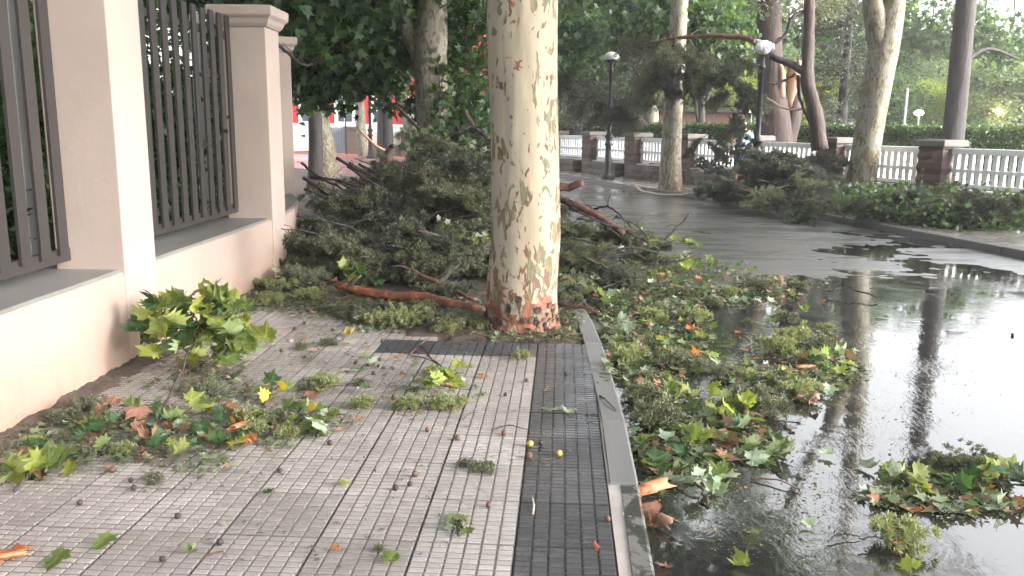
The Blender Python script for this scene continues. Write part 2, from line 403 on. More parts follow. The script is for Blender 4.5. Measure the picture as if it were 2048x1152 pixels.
# ------------------------------------------------------------------ mesh kits
def leaf_outline(seed, coarse=False):
    r = random.Random(seed)
    lobes = [(0, 1.0), (54, .92), (110, .68)]; sin_ = [(25, .68), (80, .62), (150, .48)]
    pts = []
    for sgn in (1, -1):
        side = []
        for i in range(3):
            la, lr = lobes[i]; lr *= r.uniform(.88, 1.1); la += r.uniform(-4, 4)
            if i == 0: side.append((0, lr if sgn == 1 else None))
            else: side.append((la - 12, lr * .70)); side.append((la, lr))
            if not coarse: side.append((la + 9, lr * .76)); side.append((la + (15 if i else 13), lr * .64 if i else lr * .60))
            side.append((sin_[i][0] + r.uniform(-3, 3), sin_[i][1] * r.uniform(.9, 1.15)))
        side = [(a, q) for a, q in side if q]
        side.append((172, .16))
        side.sort()
        if sgn == -1: side = [(360 - a, q) for a, q in reversed(side)]
        pts += side
    return pts
def leaf_mesh(seed, mat, curl=.25, fold=.15, coarse=False, stem=True, roll=0):
    r = random.Random(seed * 13 + 5); o = leaf_outline(seed, coarse); n = len(o); V = [(0, 0, 0)]; vein = [1.0]; Fc = []
    tips = {0, 52, 108, 308, 252}
    ph = r.uniform(0, 6.3)
    def zf(x, y):
        return curl * (x * x + y * y) * r2 + fold * abs(x) + .07 * math.sin(5 * x + ph) + .06 * math.cos(6 * y + ph)
    r2 = r.choice([-1, 1, 1])
    for ring in (.5, 1):
        for a, q in o:
            t = math.radians(a); x = math.sin(t) * q * ring; y = math.cos(t) * q * ring
            z = zf(x, y) + (r.uniform(-.05, .05) if ring == 1 else 0)
            if roll:  # roll up round the y axis
                ang = x * roll; x, z = math.sin(ang) / roll, z + (1 - math.cos(ang)) / roll
            V.append((x, y, z)); vein.append(1.0 if min(abs(a - k) for k in tips | {360}) < 5 else 0.0)
    for i in range(n):
        j = (i + 1) % n
        Fc.append((0, 1 + j, 1 + i)); Fc.append((1 + i, 1 + j, 1 + n + j, 1 + n + i))
    if stem:
        b = len(V); sx = r.uniform(-.25, .25)
        V += [(-.018, 0, 0), (.018, 0, 0), (sx + .014, -.55, .04), (sx - .014, -.55, .04), (0, 0, .03), (sx, -.55, .07)]; vein += [1] * 6
        Fc += [(b, b + 1, b + 2, b + 3), (b + 1, b + 4, b + 5, b + 2), (b + 4, b, b + 3, b + 5)]
    me = new_mesh('leaf', V, Fc, mat, True)
    at = me.attributes.new('vein', 'FLOAT', 'POINT'); at.data.foreach_set('value', vein)
    return me
_lc = {}
def leaf(k, col):
    key = (k, col)
    if key not in _lc:
        cu = [.10, .22, .35, .15, .5, .06, .28, .18][k]; fo = [.06, .2, .03, .28, .15, .16, .0, .38][k]
        _lc[key] = leaf_mesh(k + 1, LM[col], cu, fo, roll=(2.2 if k == 4 else 0))
    return _lc[key]

def rand_dirs(n, up=0.0):
    v = rng.normal(size=(n, 3)); v[:, 2] += up; return v / np.linalg.norm(v, axis=1)[:, None]
def cards(P, Dv, Nv, L, W, bend=.15):
    """leaf cards: kite quads from P along Dv, width along cross(D,N)"""
    S = np.cross(Dv, Nv); S /= np.linalg.norm(S, axis=1)[:, None] + 1e-9; Nn = np.cross(S, Dv)
    L = L[:, None]; W = W[:, None]
    a = P; b = P + Dv * L * .45 + S * W * .5 + Nn * L * bend; c = P + Dv * L; d = P + Dv * L * .45 - S * W * .5 + Nn * L * bend
    V = np.stack([a, b, c, d], 1).reshape(-1, 3); i = np.arange(len(P))[:, None] * 4
    return V, i + np.array([[0, 1, 2, 3]])
def lobed_cards(P, Dv, Nv, L, seed=0):
    """plane-like leaf: five points as 6-gon-ish star of 4 tris, one island each"""
    S = np.cross(Dv, Nv); S /= np.linalg.norm(S, axis=1)[:, None] + 1e-9; Nn = np.cross(S, Dv)
    base = np.array([(0, 0, 0), (.42, .10, .05), (.28, .38, 0), (.55, .72, .07), (.16, .62, 0), (0, 1.05, -.04), (-.16, .62, 0), (-.55, .72, .07), (-.28, .38, 0), (-.42, .10, .05)])
    base = base * np.array([.9, .9, 1.6])
    V = P[:, None, :] + L[:, None, None] * (base[None, :, 0:1] * S[:, None, :] + base[None, :, 1:2] * Dv[:, None, :] + base[None, :, 2:3] * Nn[:, None, :])
    tri = np.array([(0, 1, 2), (0, 2, 4), (2, 3, 4), (0, 4, 6), (4, 5, 6), (0, 6, 8), (6, 7, 8), (0, 8, 9)])
    i = np.arange(len(P))[:, None, None] * 10
    return V.reshape(-1, 3), (i + tri[None]).reshape(-1, 3)
def crown_mesh(name, blobs, n, mat, lsz=(.12, .2), lobed=False, shell=.55, droop=.35):
    """blobs: (cx,cy,cz,rx,ry,rz); leaf clumps spread through lumpy volumes"""
    B = np.array(blobs); w = (B[:, 3] * B[:, 4] * B[:, 5]) ** .66; w /= w.sum()
    nc = max(30, n // 26)
    k = rng.choice(len(B), nc, p=w); dr = rand_dirs(nc); rr = (shell + (1 - shell) * rng.random(nc)) * (.82 + .3 * rng.random(nc))
    cc = B[k, :3] + dr * B[k, 3:] * rr[:, None]
    ci = rng.integers(0, nc, n); sp = .18 + .10 * B[k, 3][ci][:, None]
    P = cc[ci] + rng.normal(size=(n, 3)) * sp * np.array([1, 1, .6])
    Dv = rand_dirs(n); Dv[:, 2] -= droop; Dv /= np.linalg.norm(Dv, axis=1)[:, None]
    Nv = rand_dirs(n, .9); L = rng.uniform(*lsz, n)
    if lobed: V, Fc = lobed_cards(P, Dv, Nv, L)
    else: V, Fc = cards(P, Dv, Nv, L, L * .75)
    return new_mesh(name, V, Fc, mat)
def tufts(centres, dirs, nb, L, W, spread=1.0, flat=1.0):
    """frilly cypress sprays: nb blades fan out of each centre, each blade forked"""
    n = len(centres) * nb
    ci = np.repeat(np.arange(len(centres)), nb)
    Dv = rand_dirs(n) * spread * np.array([1, 1, flat]) + dirs[ci]; Dv /= np.linalg.norm(Dv, axis=1)[:, None]
    P = centres[ci] + Dv * rng.uniform(0, .55, n)[:, None] * L
    V, Fc = cards(P, Dv, rand_dirs(n), rng.uniform(.55, 1.15, n) * L, rng.uniform(.7, 1.3, n) * W, .1)
    return V, Fc
def bough_kit(seed, size=(1.0, .55, .25), nt=150, nb=34, L=.075, W=.011, mat=None, r0=.018):
    """a fallen cypress bough along +x: bare curved branch and its sprays"""
    rr = random.Random(seed); st = random.getstate(); random.seed(seed)
    sx, sy, sz = size; mb = MB(); cen = []; dr = []
    spine = wig([(-sx * .55, 0, .03), (-sx * .2, sy * .1 * rr.choice([-1, 1]), sz * .35), (sx * .15, 0, sz * .4), (sx * .5, sy * .12, sz * .3)], .008, 4)
    mb.tube(spine, (r0, r0 * .25), 6, .1)
    for i in range(4, len(spine)):
        for s in (-1, 1):
            for q in range(2):
                p0 = spine[i]; ln = rr.uniform(.5, 1) * sy * (1.15 - i / len(spine) * .5)
                d = Vector((rr.uniform(.2, .9), s * rr.uniform(.5, 1), rr.uniform(-.3, .45))).normalized()
                p1 = p0 + d * ln * .5; p2 = p0 + d * ln + Vector((.1 * ln, 0, -.12 * ln))
                mb.tube([p0, p1, p2], (r0 * .3, r0 * .1), 4, cap=False)
                m_ = max(2, nt // (len(spine) * 3))
                for j in range(m_):
                    t = (j + rr.random()) / m_; c = p0 * (1 - t) ** 2 + p1 * 2 * t * (1 - t) + p2 * t * t
                    c = c + Vector((rr.gauss(0, .03), rr.gauss(0, .03), rr.gauss(0, .02) + .02))
                    c.z = max(c.z, .012); cen.append(c[:]); dr.append((d * .8 + Vector((0, 0, .25)))[:])
    random.setstate(st)
    V, Fc = tufts(np.array(cen), np.array(dr), nb, L, W)
    V[:, 2] = np.maximum(V[:, 2], -.01)
    return mb.mesh('branch', M['bark_twig'], True), new_mesh('foliage', V, Fc, mat)
def make_bough(kit, name, label, group, loc, rz, sc=1, tilt=0, pitch=0, cat='branch'):
    t = thing(name, label, cat, loc, 0, group); t.rotation_euler = (tilt, pitch, rz); t.scale = (sc,) * 3
    ob('branch', kit[0], t); tag(ob('foliage', kit[1], t), kind='stuff'); return t

# ================================================================== GROUND AND LARGE STRUCTURE
def sheet(name, outline, z, mat, depth=.0, kind='structure', parent=None):
    n = len(outline); V = [(x, y, z) for x, y in outline]; Fc = [tuple(range(n))]
    if depth:
        V += [(x, y, z - depth) for x, y in outline]; Fc += [(i, i + n, (i + 1) % n + n, (i + 1) % n) for i in range(n)]
    o = ob(name, new_mesh(name, V, Fc, mat), parent)
    if kind: o['kind'] = kind
    return o
near_k = [(.36, -6), (.40, 0), (.50, 2.62), (.58, 3.75), (.62, 4.96), (.64, 6.12), (.60, 7.22), (.46, 9), (.2, 11), (-.3, 13.5), (-1.1, 16), (-2.6, 20), (-5, 25), (-9, 30.5), (-16, 36), (-40, 46)]
far_k = [(7.9, -6), (7.5, 4), (6.53, 10.62), (5.74, 14.27), (4.91, 17.45), (3.1, 21.4), (1.4, 26.5), (-1, 32), (-4.3, 37.3), (-8.6, 42.3), (-15, 46.5), (-40, 56)]
sm = lambda L, k=4: [(p.x, p.y) for p in smooth_path([(a, b, 0) for a, b in L], k)]
NK, FK = sm(near_k), sm(far_k)
ROADZ = -.11
g = ob('ground', new_mesh('ground', [(-300, -300, -.30), (300, -300, -.30), (300, 300, -.30), (-300, 300, -.30)], [(0, 1, 2, 3)], M['garden'])); g['kind'] = 'structure'
# road: strip between the two kerbs
def strip(name, A, B, zf, mat, n=90):
    def res(L):
        L = [Vector((a, b, 0)) for a, b in L]; d = [0]
        for i in range(1, len(L)): d.append(d[-1] + (L[i] - L[i - 1]).length)
        out = []
        for k in range(n):
            t = d[-1] * k / (n - 1); i = min(max(j for j in range(len(d)) if d[j] <= t + 1e-9), len(L) - 2)
            out.append(L[i].lerp(L[i + 1], (t - d[i]) / (d[i + 1] - d[i])))
        return out
    a, b = res(A), res(B); V = []; w = 7
    for k in range(n):
        for j in range(w): p = a[k].lerp(b[k], j / (w - 1)); V.append((p.x, p.y, zf(p.y)))
    Fc = [(k * w + j, k * w + j + 1, (k + 1) * w + j + 1, (k + 1) * w + j) for k in range(n - 1) for j in range(w - 1)]
    o = ob(name, new_mesh(name, V, Fc, mat)); o['kind'] = 'structure'; return o
strip('road', NK, FK, lambda y: ROADZ - .035 * min(1, max(0, (15.5 - y) / 1.0)), M['asphalt'])
def road_h(x, y):
    u = fbm(x * .9 + y * .25 + 3, y * .9, 31, 5) - .5; w = fbm(x * 4, y * 5, 35, 3) - .5
    dip = -.012 * np.exp(-((x - (1.2 + .50 * (y - 2.5))) / 2.6) ** 2) * np.clip((10.6 - y) / 2.5, -.05, 1)
    seam = .003 * np.exp(-((x - 3.9 + .3 * (y - 7)) / .03) ** 2)
    z = ROADZ + .004 + dip + .026 * u + .006 * w - seam
    k = np.clip((15.4 - y) / 1.2, 0, 1); return z * k + (ROADZ - .002) * (1 - k)
heightfield('road_surface', .20, 8.6, .2, 15.4, 230, 420, road_h, M['asphalt'], kind='structure')
# near pavement base under the tiles
nb_ = [(x - .12, y) for x, y in NK if y < 37]
sheet('pavement_bed', nb_ + [(-16, 30), (-9, 20), (-4.2, 13), (-2.9, 10.5), (-2.45, 8), (-2.6, -6)], -.032, M['soil'], .08)

# tiles -------------------------------------------------------------
TA = math.radians(3.3); TO = Vector((.01, 2.61)); TS = .362
def tw(u, v): return (TO.x + u * math.cos(TA) + v * math.sin(TA), TO.y - u * math.sin(TA) + v * math.cos(TA))
def tile_mesh(mat, seed):
    r = random.Random(seed); mb = MB(); h = TS / 2 - .0026
    mb.box(-h, h, -h, h, -.035, -.005)
    nu, nv = 6, 10; pu, pv = 2 * h / nu, 2 * h / nv
    for i in range(nu):
        for j in range(nv):
            x0 = -h + i * pu + .0030; x1 = x0 + pu - .0060; y0 = -h + j * pv + .0034; y1 = y0 + pv - .0068
            dz = r.uniform(-.0012, .0004); b = .0028
            V = [(x0, y0, -.0049), (x1, y0, -.0049), (x1, y1, -.0049), (x0, y1, -.0049), (x0 + b, y0 + b, dz), (x1 - b, y0 + b, dz), (x1 - b, y1 - b, dz), (x0 + b, y1 - b, dz)]
            mb.add(V, [(4, 5, 6, 7), (0, 1, 5, 4), (1, 2, 6, 5), (2, 3, 7, 6), (3, 0, 4, 7)])
    return mb.mesh('tile', mat)
TM = {k: [tile_mesh(M[k], i) for i in range(2)] for k in ('tile_light', 'tile_white', 'tile_dark')}
pave = thing('pavement', 'tiled pavement with light ribbed tiles and a dark border strip', 'pavement'); pave['kind'] = 'structure'; del pave['category']
V0 = 1.30
for r_ in range(-8, 14):
    for c_ in range(-8, 1):
        v = V0 + r_ * TS + TS / 2; u = c_ * TS + TS / 2 if c_ < 0 else TS / 2
        x, y = tw(u, v)
        if x < -2.62 + .028 * y: continue
        k = 'tile_light'
        if c_ == 0: k = 'tile_dark'
        if c_ == -1 and r_ < 0: k = 'tile_white'
        if r_ == 4 and c_ >= -3: k = 'tile_dark'
        if r_ > 4 and c_ >= -2: continue                           # tree pit
        if r_ >= 8: continue
        o = ob('tile', random.choice(TM[k]), pave, (x, y, random.uniform(-.0012, .0012)), (random.uniform(-.002, .002), random.uniform(-.002, .002), -TA))
        if random.random() < .5: o.rotation_euler.z += math.pi
# tree pit soil / debris-covered ground beyond the tiles
heightfield('soil', -2.7, .50, 5.6, 15.0, 60, 140, lambda x, y: np.where((y > tw(0, V0 + 8 * TS)[1]) | ((x > -.75) & (y > 5.78 - .05 * x)), -.022 + .035 * fbm(x * 3, y * 3, 3) + .03 * fbm(x * 14, y * 14, 5), -.06) - .03 * np.clip((.1 - np.abs(x - .47)) * 10, 0, 1), M['soil'], kind='structure')
heightfield('mud', -2.75, -1.3, 1.0, 8.0, 110, 340, lambda x, y: .040 - .115 * np.clip((x + 2.5 - .028 * (y - 4)) / (.42 + .30 * fbm(x * 0 + 1, y * 1.6, 9)), 0, 3) + .05 * (fbm(x * 9, y * 9, 21) - .5) + .02 * (fbm(x * 40, y * 40, 22) - .5), M['soil'], kind='structure')

# kerbs -------------------------------------------------------------
def kerb(name, L, w, z0, z1, ln, mat, y0, y1, side=-1):
    root = thing(name, None, None); root['kind'] = 'structure'
    P = [Vector((a, b, 0)) for a, b in L]; d = [0]
    for i in range(1, len(P)): d.append(d[-1] + (P[i] - P[i - 1]).length)
    def at(t):
        i = min(max(j for j in range(len(d)) if d[j] <= t + 1e-9), len(P) - 2); return P[i].lerp(P[i + 1], (t - d[i]) / (d[i + 1] - d[i]))
    t = 0
    while t + ln < d[-1]:
        a, b = at(t + .004), at(t + ln - .004); t += ln
        if a.y < y0 or b.y > y1: continue
        w_ = w; mt = mat
        if name == 'kerb' and mat == M['kerb'] and b.y < 4.0: w_ = .082; mt = M['kerb_wet']
        dr = (b - a).normalized(); nn = Vector((-dr.y, dr.x, 0)) * (-side)
        dz = random.uniform(-.003, .003); c = .012
        V = [a, b, b + nn * w_, a + nn * w_]; V = [(p.x, p.y, z0) for p in V] + [(p.x, p.y, z1 - c + dz) for p in V] + \
            [((p + nn * q + dr * e).x, (p + nn * q + dr * e).y, z1 + dz) for p, q, e in zip(V, (c, c, -c * .4, -c * .4), (.003, -.003, -.003, .003))]
        Fc = [(3, 2, 1, 0), (8, 9, 10, 11)] + [(k + i, k + (i + 1) % 4, k + 4 + (i + 1) % 4, k + 4 + i) for k in (0, 4) for i in range(4)]
        if side > 0: Fc = [tuple(reversed(f)) for f in Fc]
        ob('kerb_stone', new_mesh('kerb_stone', V, Fc, mt), root)
    return root
kerb('kerb', NK, .125, -.25, .004, .78, M['kerb'], .2, 30, -1)
kerb('kerb', FK, .15, -.25, -.0, .9, M['kerb_far'], 2, 36, 1)
kerb('kerb', FK, .15, -.25, -.0, 1.2, M['orange_kerb'], 36, 50, 1)
# mortar between tiles and kerb
ms = [tw(TS + .003, v) for v in np.linspace(-2.2, 4.0, 40)]; mk = [(np.interp(y, [p[1] for p in NK], [p[0] for p in NK]) - (.118 if y > 4.0 else .070), y) for x, y in ms]
V = [(x, y, -.006 + random.uniform(-.002, .003)) for x, y in ms] + [(max(kx, x + .004), y, -.002 + random.uniform(-.003, .003)) for (x, y), (kx, _) in zip(ms, mk)]
tag(ob('mortar', new_mesh('mortar', V, [(i, i + 40, i + 41, i + 1) for i in range(39)], M['mortar'])), kind='structure')

# water standing in the hollows of the road: one level sheet, its shores drawn by the relief of the asphalt
hb_ = [p for p in NK if .3 < p[1] < 13.5]; fb_ = [p for p in FK if .3 < p[1] < 13.5]
sheet('puddle', [(x - .02, y) for x, y in hb_][::-1] + [(x + .02, y) for x, y in fb_], ROADZ + .0005, M['water'])

# far pavement
WL = lambda Y: 9.4 - .467 * (Y - 14)
fp = [(x + .1, y) for x, y in FK if y < 38]
sheet('far_pavement', fp + [(-3.6, 41.5), (WL(30), 30), (WL(14), 14), (WL(4), 4), (WL(-6), -6)], -.012, M['pave_far'], .2)

# ------------------------------------------------------------------ left garden wall
def wallx(y):
    return -2.51 + .028 * (y - 1.0) * 1.0 if y <= 8.4 else -2.303 - .055 * (y - 8.4) - .062 * (y - 8.4) ** 2
wl = thing('garden_wall', 'low pink plastered garden wall with tall cream pillars, curving away', 'wall')
ys = [-1 + i * .25 for i in range(38)] + [8.4 + i * .2 for i in range(1, 36)]
def ribbon_solid(ys, off0, off1, z0, z1, bev=.015, zj=0):
    V = []; Fc = []
    for y in ys:
        x = wallx(y); e = .01; dx = (wallx(y + e) - wallx(y - e)) / (2 * e); nl = math.hypot(1, dx); nx, ny = 1 / nl, -dx / nl
        z = z1 + random.uniform(-zj, zj)
        for o_, zz in ((off0, z0), (off0, z - bev), (off0 - bev, z), (off1, z), (off1, z0)): V.append((x + nx * o_, y + ny * o_, zz))
    for i in range(len(ys) - 1):
        for k in range(4): Fc.append((i * 5 + k, i * 5 + k + 1, (i + 1) * 5 + k + 1, (i + 1) * 5 + k))
    Fc += [(4, 3, 2, 1, 0), tuple((len(ys) - 1) * 5 + k for k in range(5))]
    return [V, [tuple(reversed(f)) for f in Fc]]
V, Fc = ribbon_solid(ys, 0, -.62, -.25, .578, .012, .002); ob('low_wall', new_mesh('low_wall', V, Fc, M['wall'], False), wl)
V, Fc = ribbon_solid(ys, -.016, -.60, .57, .594, .018, .0015); ob('coping', new_mesh('coping', V, Fc, M['ledge'], False), wl)
def pillar(y0, parent):
    y1 = y0 + .42; xm = wallx((y0 + y1) / 2); dx = (wallx(y1) - wallx(y0)) / .42; a = math.atan(-dx)
    Mx = Matrix.Translation((xm, (y0 + y1) / 2, 0)) @ Matrix.Rotation(a, 4, 'Z')
    mb = MB(); mb.box(-.42, .012, -.21, .21, -.2, 2.36, 0, Mx); p = mb.build('pillar', M['pillar'], parent)
    c = MB()
    prof = [(.012, 2.361), (.035, 2.39), (.05, 2.43), (.075, 2.455), (.08, 2.465), (.082, 2.53), (.07, 2.545)]
    V = []
    for e, z in prof: V += [Mx @ Vector(q) for q in ((-.42 - e, -.21 - e, z), (.012 + e, -.21 - e, z), (.012 + e, .21 + e, z), (-.42 - e, .21 + e, z))]
    n = len(prof); Fc = [(i * 4 + k, i * 4 + (k + 1) % 4, i * 4 + 4 + (k + 1) % 4, i * 4 + 4 + k) for i in range(n - 1) for k in range(4)] + [tuple(n * 4 - 4 + k for k in range(4)), (3, 2, 1, 0)]
    c.add(V, Fc); c.build('cap', M['pillar'], p)
    mod = p.modifiers.new('edge', 'BEVEL'); mod.width = .008; mod.segments = 2
PY = (2.17, 5.10, 8.03, 10.9, 13.7)
for y0 in PY: pillar(y0, wl)
def fence(y0, y1, label, n):
    t = thing('metal_fence', label, 'fence', group='metal fence panels between the cream pillars')
    fx = lambda y: wallx(y) - .325
    def seg(name, za, zb, th, off=0):
        yy = np.linspace(y0, y1, 9); V = []; Fc = []
        for y in yy:
            x = fx(y) + off; V += [(x + th, y, za), (x + th, y, zb), (x - th, y, zb), (x - th, y, za)]
        for i in range(8):
            for k in range(4): Fc.append((i * 4 + k, i * 4 + 4 + k, i * 4 + 4 + (k + 1) % 4, i * 4 + (k + 1) % 4))
        Fc += [(0, 1, 2, 3), (35, 34, 33, 32)]
        ob(name, new_mesh(name, V, Fc, M['paint_metal']), t)
    seg('rail', .655, .735, .017); seg('rail', 2.24, 2.30, .017)
    sm_ = MB().box(-.009, .009, -.047, .047, .700, 2.44, .006).mesh('slat', M['paint_metal'])
    for i in range(n):
        y = y0 + (y1 - y0) * (i + .5) / n; a = math.atan(-(wallx(y + .05) - wallx(y - .05)) / .1)
        ob('slat', sm_, t, (fx(y) + .029, y, random.uniform(-.004, .004)), (0, 0, a + random.uniform(-.02, .02)))
fence(2.61, 5.08, 'grey-brown slatted metal fence left of the nearest cream pillar', 13)
fence(5.54, 8.01, 'grey-brown slatted metal fence between the two tall cream pillars', 13)
fence(8.47, 10.86, 'grey-brown slatted fence just before the farthest cream pillar', 13)

# house behind the garden wall
hs_ = thing('garden_house', 'pale grey house seen in slivers behind the slatted fence', 'house')
mb = MB().box(-8.6, -8.2, -2, 5.6, -.2, 6.5); mb.box(-8.6, -8.2, 5.6, 16, 2.6, 6.5); mb.box(-8.6, -8.2, 5.6, 16, -.2, .9)
for a in (5.6, 8.1, 10.6, 13.1): mb.box(-8.6, -8.202, a, a + 1.3, .9, 2.6)
mb.build('wall', M['house_white'], hs_)
for a in (6.9, 9.4, 11.9, 14.4):
    w = MB().box(-8.5, -8.46, a, a + 1.2, .9, 2.6).build('window', M['glass'], hs_)
    for (p, q, z0, z1) in ((a, a + .08, .9, 2.6), (a + 1.12, a + 1.2, .9, 2.6), (a + .08, a + 1.12, .9, .98), (a + .08, a + 1.12, 2.52, 2.6), (a + .57, a + .63, .98, 2.52)):
        MB().box(-8.455, -8.40, p, q, z0, z1).build('frame', M['white_paint'], w)
MB().box(-8.9, -7.6, -2.2, 16.2, 6.52, 6.7).build('roof', M['roof_tile'], hs_)
for (y0_, nm) in ((5.2, 'left of the nearest cream pillar'), (8.3, 'left of the second cream pillar')):
    t = tag(MB().box(-3.10, -3.02, y0_ + .02, y0_ + .12, -.2, 2.5, .004).build('garden_post', M['house_white']), 'thin pale post behind the fence, ' + nm, 'post')

# ------------------------------------------------------------------ far stone piers, low wall, balustrades
def stone_mesh(seed, mat):
    r = random.Random(seed); V = []
    for z in (0, .5, 1):
        for (x, y) in ((0, 0), (.5, -.02), (1, 0), (1.01, .5), (1, 1), (.5, 1.02), (0, 1), (-.01, .5)):
            e = .03 if z != .5 else -.015
            V.append((x + (e if x < .5 else -e if x > .5 else 0) + r.uniform(-.02, .02), y + (e if y < .4 else -e if y > .6 else 0) + r.uniform(-.02, .02), z + r.uniform(-.02, .02)))
    Fc = [tuple(range(7, -1, -1)), tuple(range(16, 24))] + [(k * 8 + i, k * 8 + (i + 1) % 8, k * 8 + 8 + (i + 1) % 8, k * 8 + 8 + i) for k in (0, 1) for i in range(8)]
    return new_mesh('stone', V, Fc, mat)
SM1 = [stone_mesh(i, M['stone']) for i in range(4)]; SM2 = [stone_mesh(i + 9, M['stone_low']) for i in range(4)]
WA = math.atan2(1, -.467)                                          # direction along the wall, away from camera
wd = Vector((math.cos(WA), math.sin(WA), 0))
def wallpt(Y): return Vector((WL(Y), Y, 0))
def pier(Y, label, h=1.2, w=.56):
    t = thing('stone_pier', label, 'pier', wallpt(Y), WA, 'stone piers of the far balustrade wall')
    z = -.02; k = 0
    while z < h - .05:
        hh = min(random.uniform(.19, .27), h - z); s = random.uniform(.38, .62) * w
        if k % 2 == 0: cells = [(-w / 2, -w / 2, s, w), (-w / 2 + s, -w / 2, w - s, w)]
        else: cells = [(-w / 2, -w / 2, w, s), (-w / 2, -w / 2 + s, w, w - s)]
        for (a, b, c, d) in cells: ob('stone', random.choice(SM1), t, (a + .004, b + .004, z), (0, 0, 0), (c - .008, d - .008, hh - .008))
        z += hh; k += 1
    MB().box(-w / 2 + .012, w / 2 - .012, -w / 2 + .012, w / 2 - .012, -.02, h - .01).build('core', M['stone_cap'], t)
    MB().box(-w / 2 - .06, w / 2 + .06, -w / 2 - .06, w / 2 + .06, h, h + .12, .03).build('cap', M['stone_cap'], t)
    return t
PYS = [14.05, 16.46, 18.85, 21.25, 23.65, 26.05, 28.45, 30.85, 33.25]
PL = ['stone pier at the right end beyond the picture edge', 'reddish stone pier right of the leaning plane trunk', 'reddish stone pier behind the upright heap of boughs', 'reddish stone pier behind the person', 'reddish stone pier hidden partly by the straight grey plane trunk',
      'reddish stone pier just right of the smaller lamp post', 'reddish stone pier just left of the smaller lamp post', 'stone pier behind the large foreground trunk', 'farthest stone pier of the balustrade wall']
for Y, l in zip(PYS, PL): pier(Y, l)
ss = math.hypot(1, .467)
lw = thing('low_stone_wall', 'low wet stone wall carrying the white balustrade across the road', 'wall')
for i in range(len(PYS) - 1):
    a = PYS[i] * 1.0; ln = (PYS[i + 1] - PYS[i]) * ss - .60; base = wallpt(a) + wd * .30
    z = -.03
    for row in range(2):
        x = 0
        while x < ln - .02:
            w_ = min(random.uniform(.25, .55), ln - x)
            if ln - x - w_ < .12: w_ = ln - x
            p = base + wd * (x + .004) + Vector((wd.y, -wd.x, 0)) * -.20
            ob('stone', random.choice(SM2), lw, (p.x, p.y, z), (0, 0, WA), (w_ - .008, -(.38 + random.uniform(-.015, .015)) * -1, .185))
            x += w_
        z += .192
    mbx = MB().box(0, ln, -.23, .21, 0, .035, .008); c = mbx.build('coping', M['coping_far'], lw); c.location = base + Vector((0, 0, .362)); c.rotation_euler.z = WA
# balustrades
slat_m = MB().box(-.042, .042, -.032, .032, 0, .56, .006).mesh('slat', M['white_paint'])
BL = ['white balustrade panel at the right edge of the picture', 'white balustrade panel seen on both sides of the leaning plane trunk', 'white balustrade panel behind the taller lamp post', 'white balustrade panel behind the person and the hanging boughs',
      'white balustrade panel left of the straight grey plane trunk', 'white balustrade panel behind the smaller lamp post', 'white balustrade panel just right of the big foreground trunk', 'white balustrade panel hidden behind the big foreground trunk']
for i in range(len(PYS) - 1):
    ln = (PYS[i + 1] - PYS[i]) * ss - .60; base = wallpt(PYS[i]) + wd * .30 + Vector((0, 0, .44))
    t = thing('balustrade_panel', BL[i], 'balustrade', base, WA, 'white balustrade panels')
    MB().box(.01, ln - .01, -.07, .07, .62, .73, .012).build('top_rail', M['white_paint'], t)
    MB().box(.01, ln - .01, -.050, .050, .28, .345, .006).build('middle_rail', M['white_paint'], t)
    MB().box(.01, ln - .01, -.055, .055, 0, .075, .01).build('bottom_rail', M['white_paint'], t)
    n = 13
    for k in range(n): ob('slat', slat_m, t, (.07 + (ln - .14) * k / (n - 1), 0, .068))

# ------------------------------------------------------------------ distant wall, gate and red house at the road's end
def at(px, Y, z=0): p = D(px, 250, Y); return Vector((p.x, Y, z))
fw = thing('distant_wall', 'distant brick wall with cream panels in front of the red house', 'wall')
x0, x1 = at(690, 45.5).x, at(960, 45.5).x
k = 0; x = x0
while x < x1:
    p = MB().box(x, x + .8, 45.3, 46.1, -.2, 1.20).build('pier', M['stone'], fw); MB().box(x - .05, x + .85, 45.25, 46.15, 1.202, 1.32, .02).build('cap', M['stone_cap'], p)
    MB().box(x + .803, x + 2.997, 45.5, 45.9, -.2, .38).build('plinth', M['stone_low'], fw)
    MB().box(x + .803, x + 2.997, 45.6, 45.8, .383, 1.05, .01).build('panel', M['cream'], fw); x += 3.0
gt = thing('driveway_gate', 'blue-grey boarded gate at the far end of the road', 'gate')
xa, xb = at(655, 46).x, at(689, 46).x; nb2 = 7
for i in range(nb2):
    w_ = (xb - xa) / nb2; MB().box(xa + i * w_ + .01, xa + (i + 1) * w_ - .01, 45.95, 46.03, -.1, 1.25 + .02 * (i % 2)).build('board', M['grey_gate'], gt)
MB().box(xa, xb, 46.04, 46.1, .95, 1.05).build('rail', M['grey_gate'], gt); MB().box(xa, xb, 46.04, 46.1, .1, .2).build('rail', M['grey_gate'], gt)
rh = thing('red_house', 'red rendered house with white plinth and white window surrounds', 'house')
xl, xr = at(560, 52).x, at(1010, 52).x; wz0, wz1 = 1.55, 2.95
wins = [at(px, 52).x for px in (618, 690, 762, 826, 898, 960)]; ww = .95
MB().box(xl, xr, 52, 60, -.2, wz0 - .1).build('plinth', M['white_paint'], rh)
mb = MB(); xs = [xl] + [q for w_ in wins for q in (w_ - ww / 2, w_ + ww / 2)] + [xr]
for i in range(0, len(xs), 2): mb.box(xs[i], xs[i + 1], 52.06, 60, wz0 - .098, wz1)
mb.box(xl, xr, 52.06, 60, wz1 + .002, 7.5); mb.box(xl + .1, xr - .1, 52.6, 59.9, wz0 - .09, wz1)
mb.build('wall', M['red_wall'], rh)
MB().box(xl - .4, xr + .4, 51.5, 60.4, 7.52, 7.8).build('roof', M['roof_tile'], rh)
MB().box(xl, xr, 51.93, 52.05, wz0 - .24, wz0 - .10).build('band', M['white_paint'], rh)
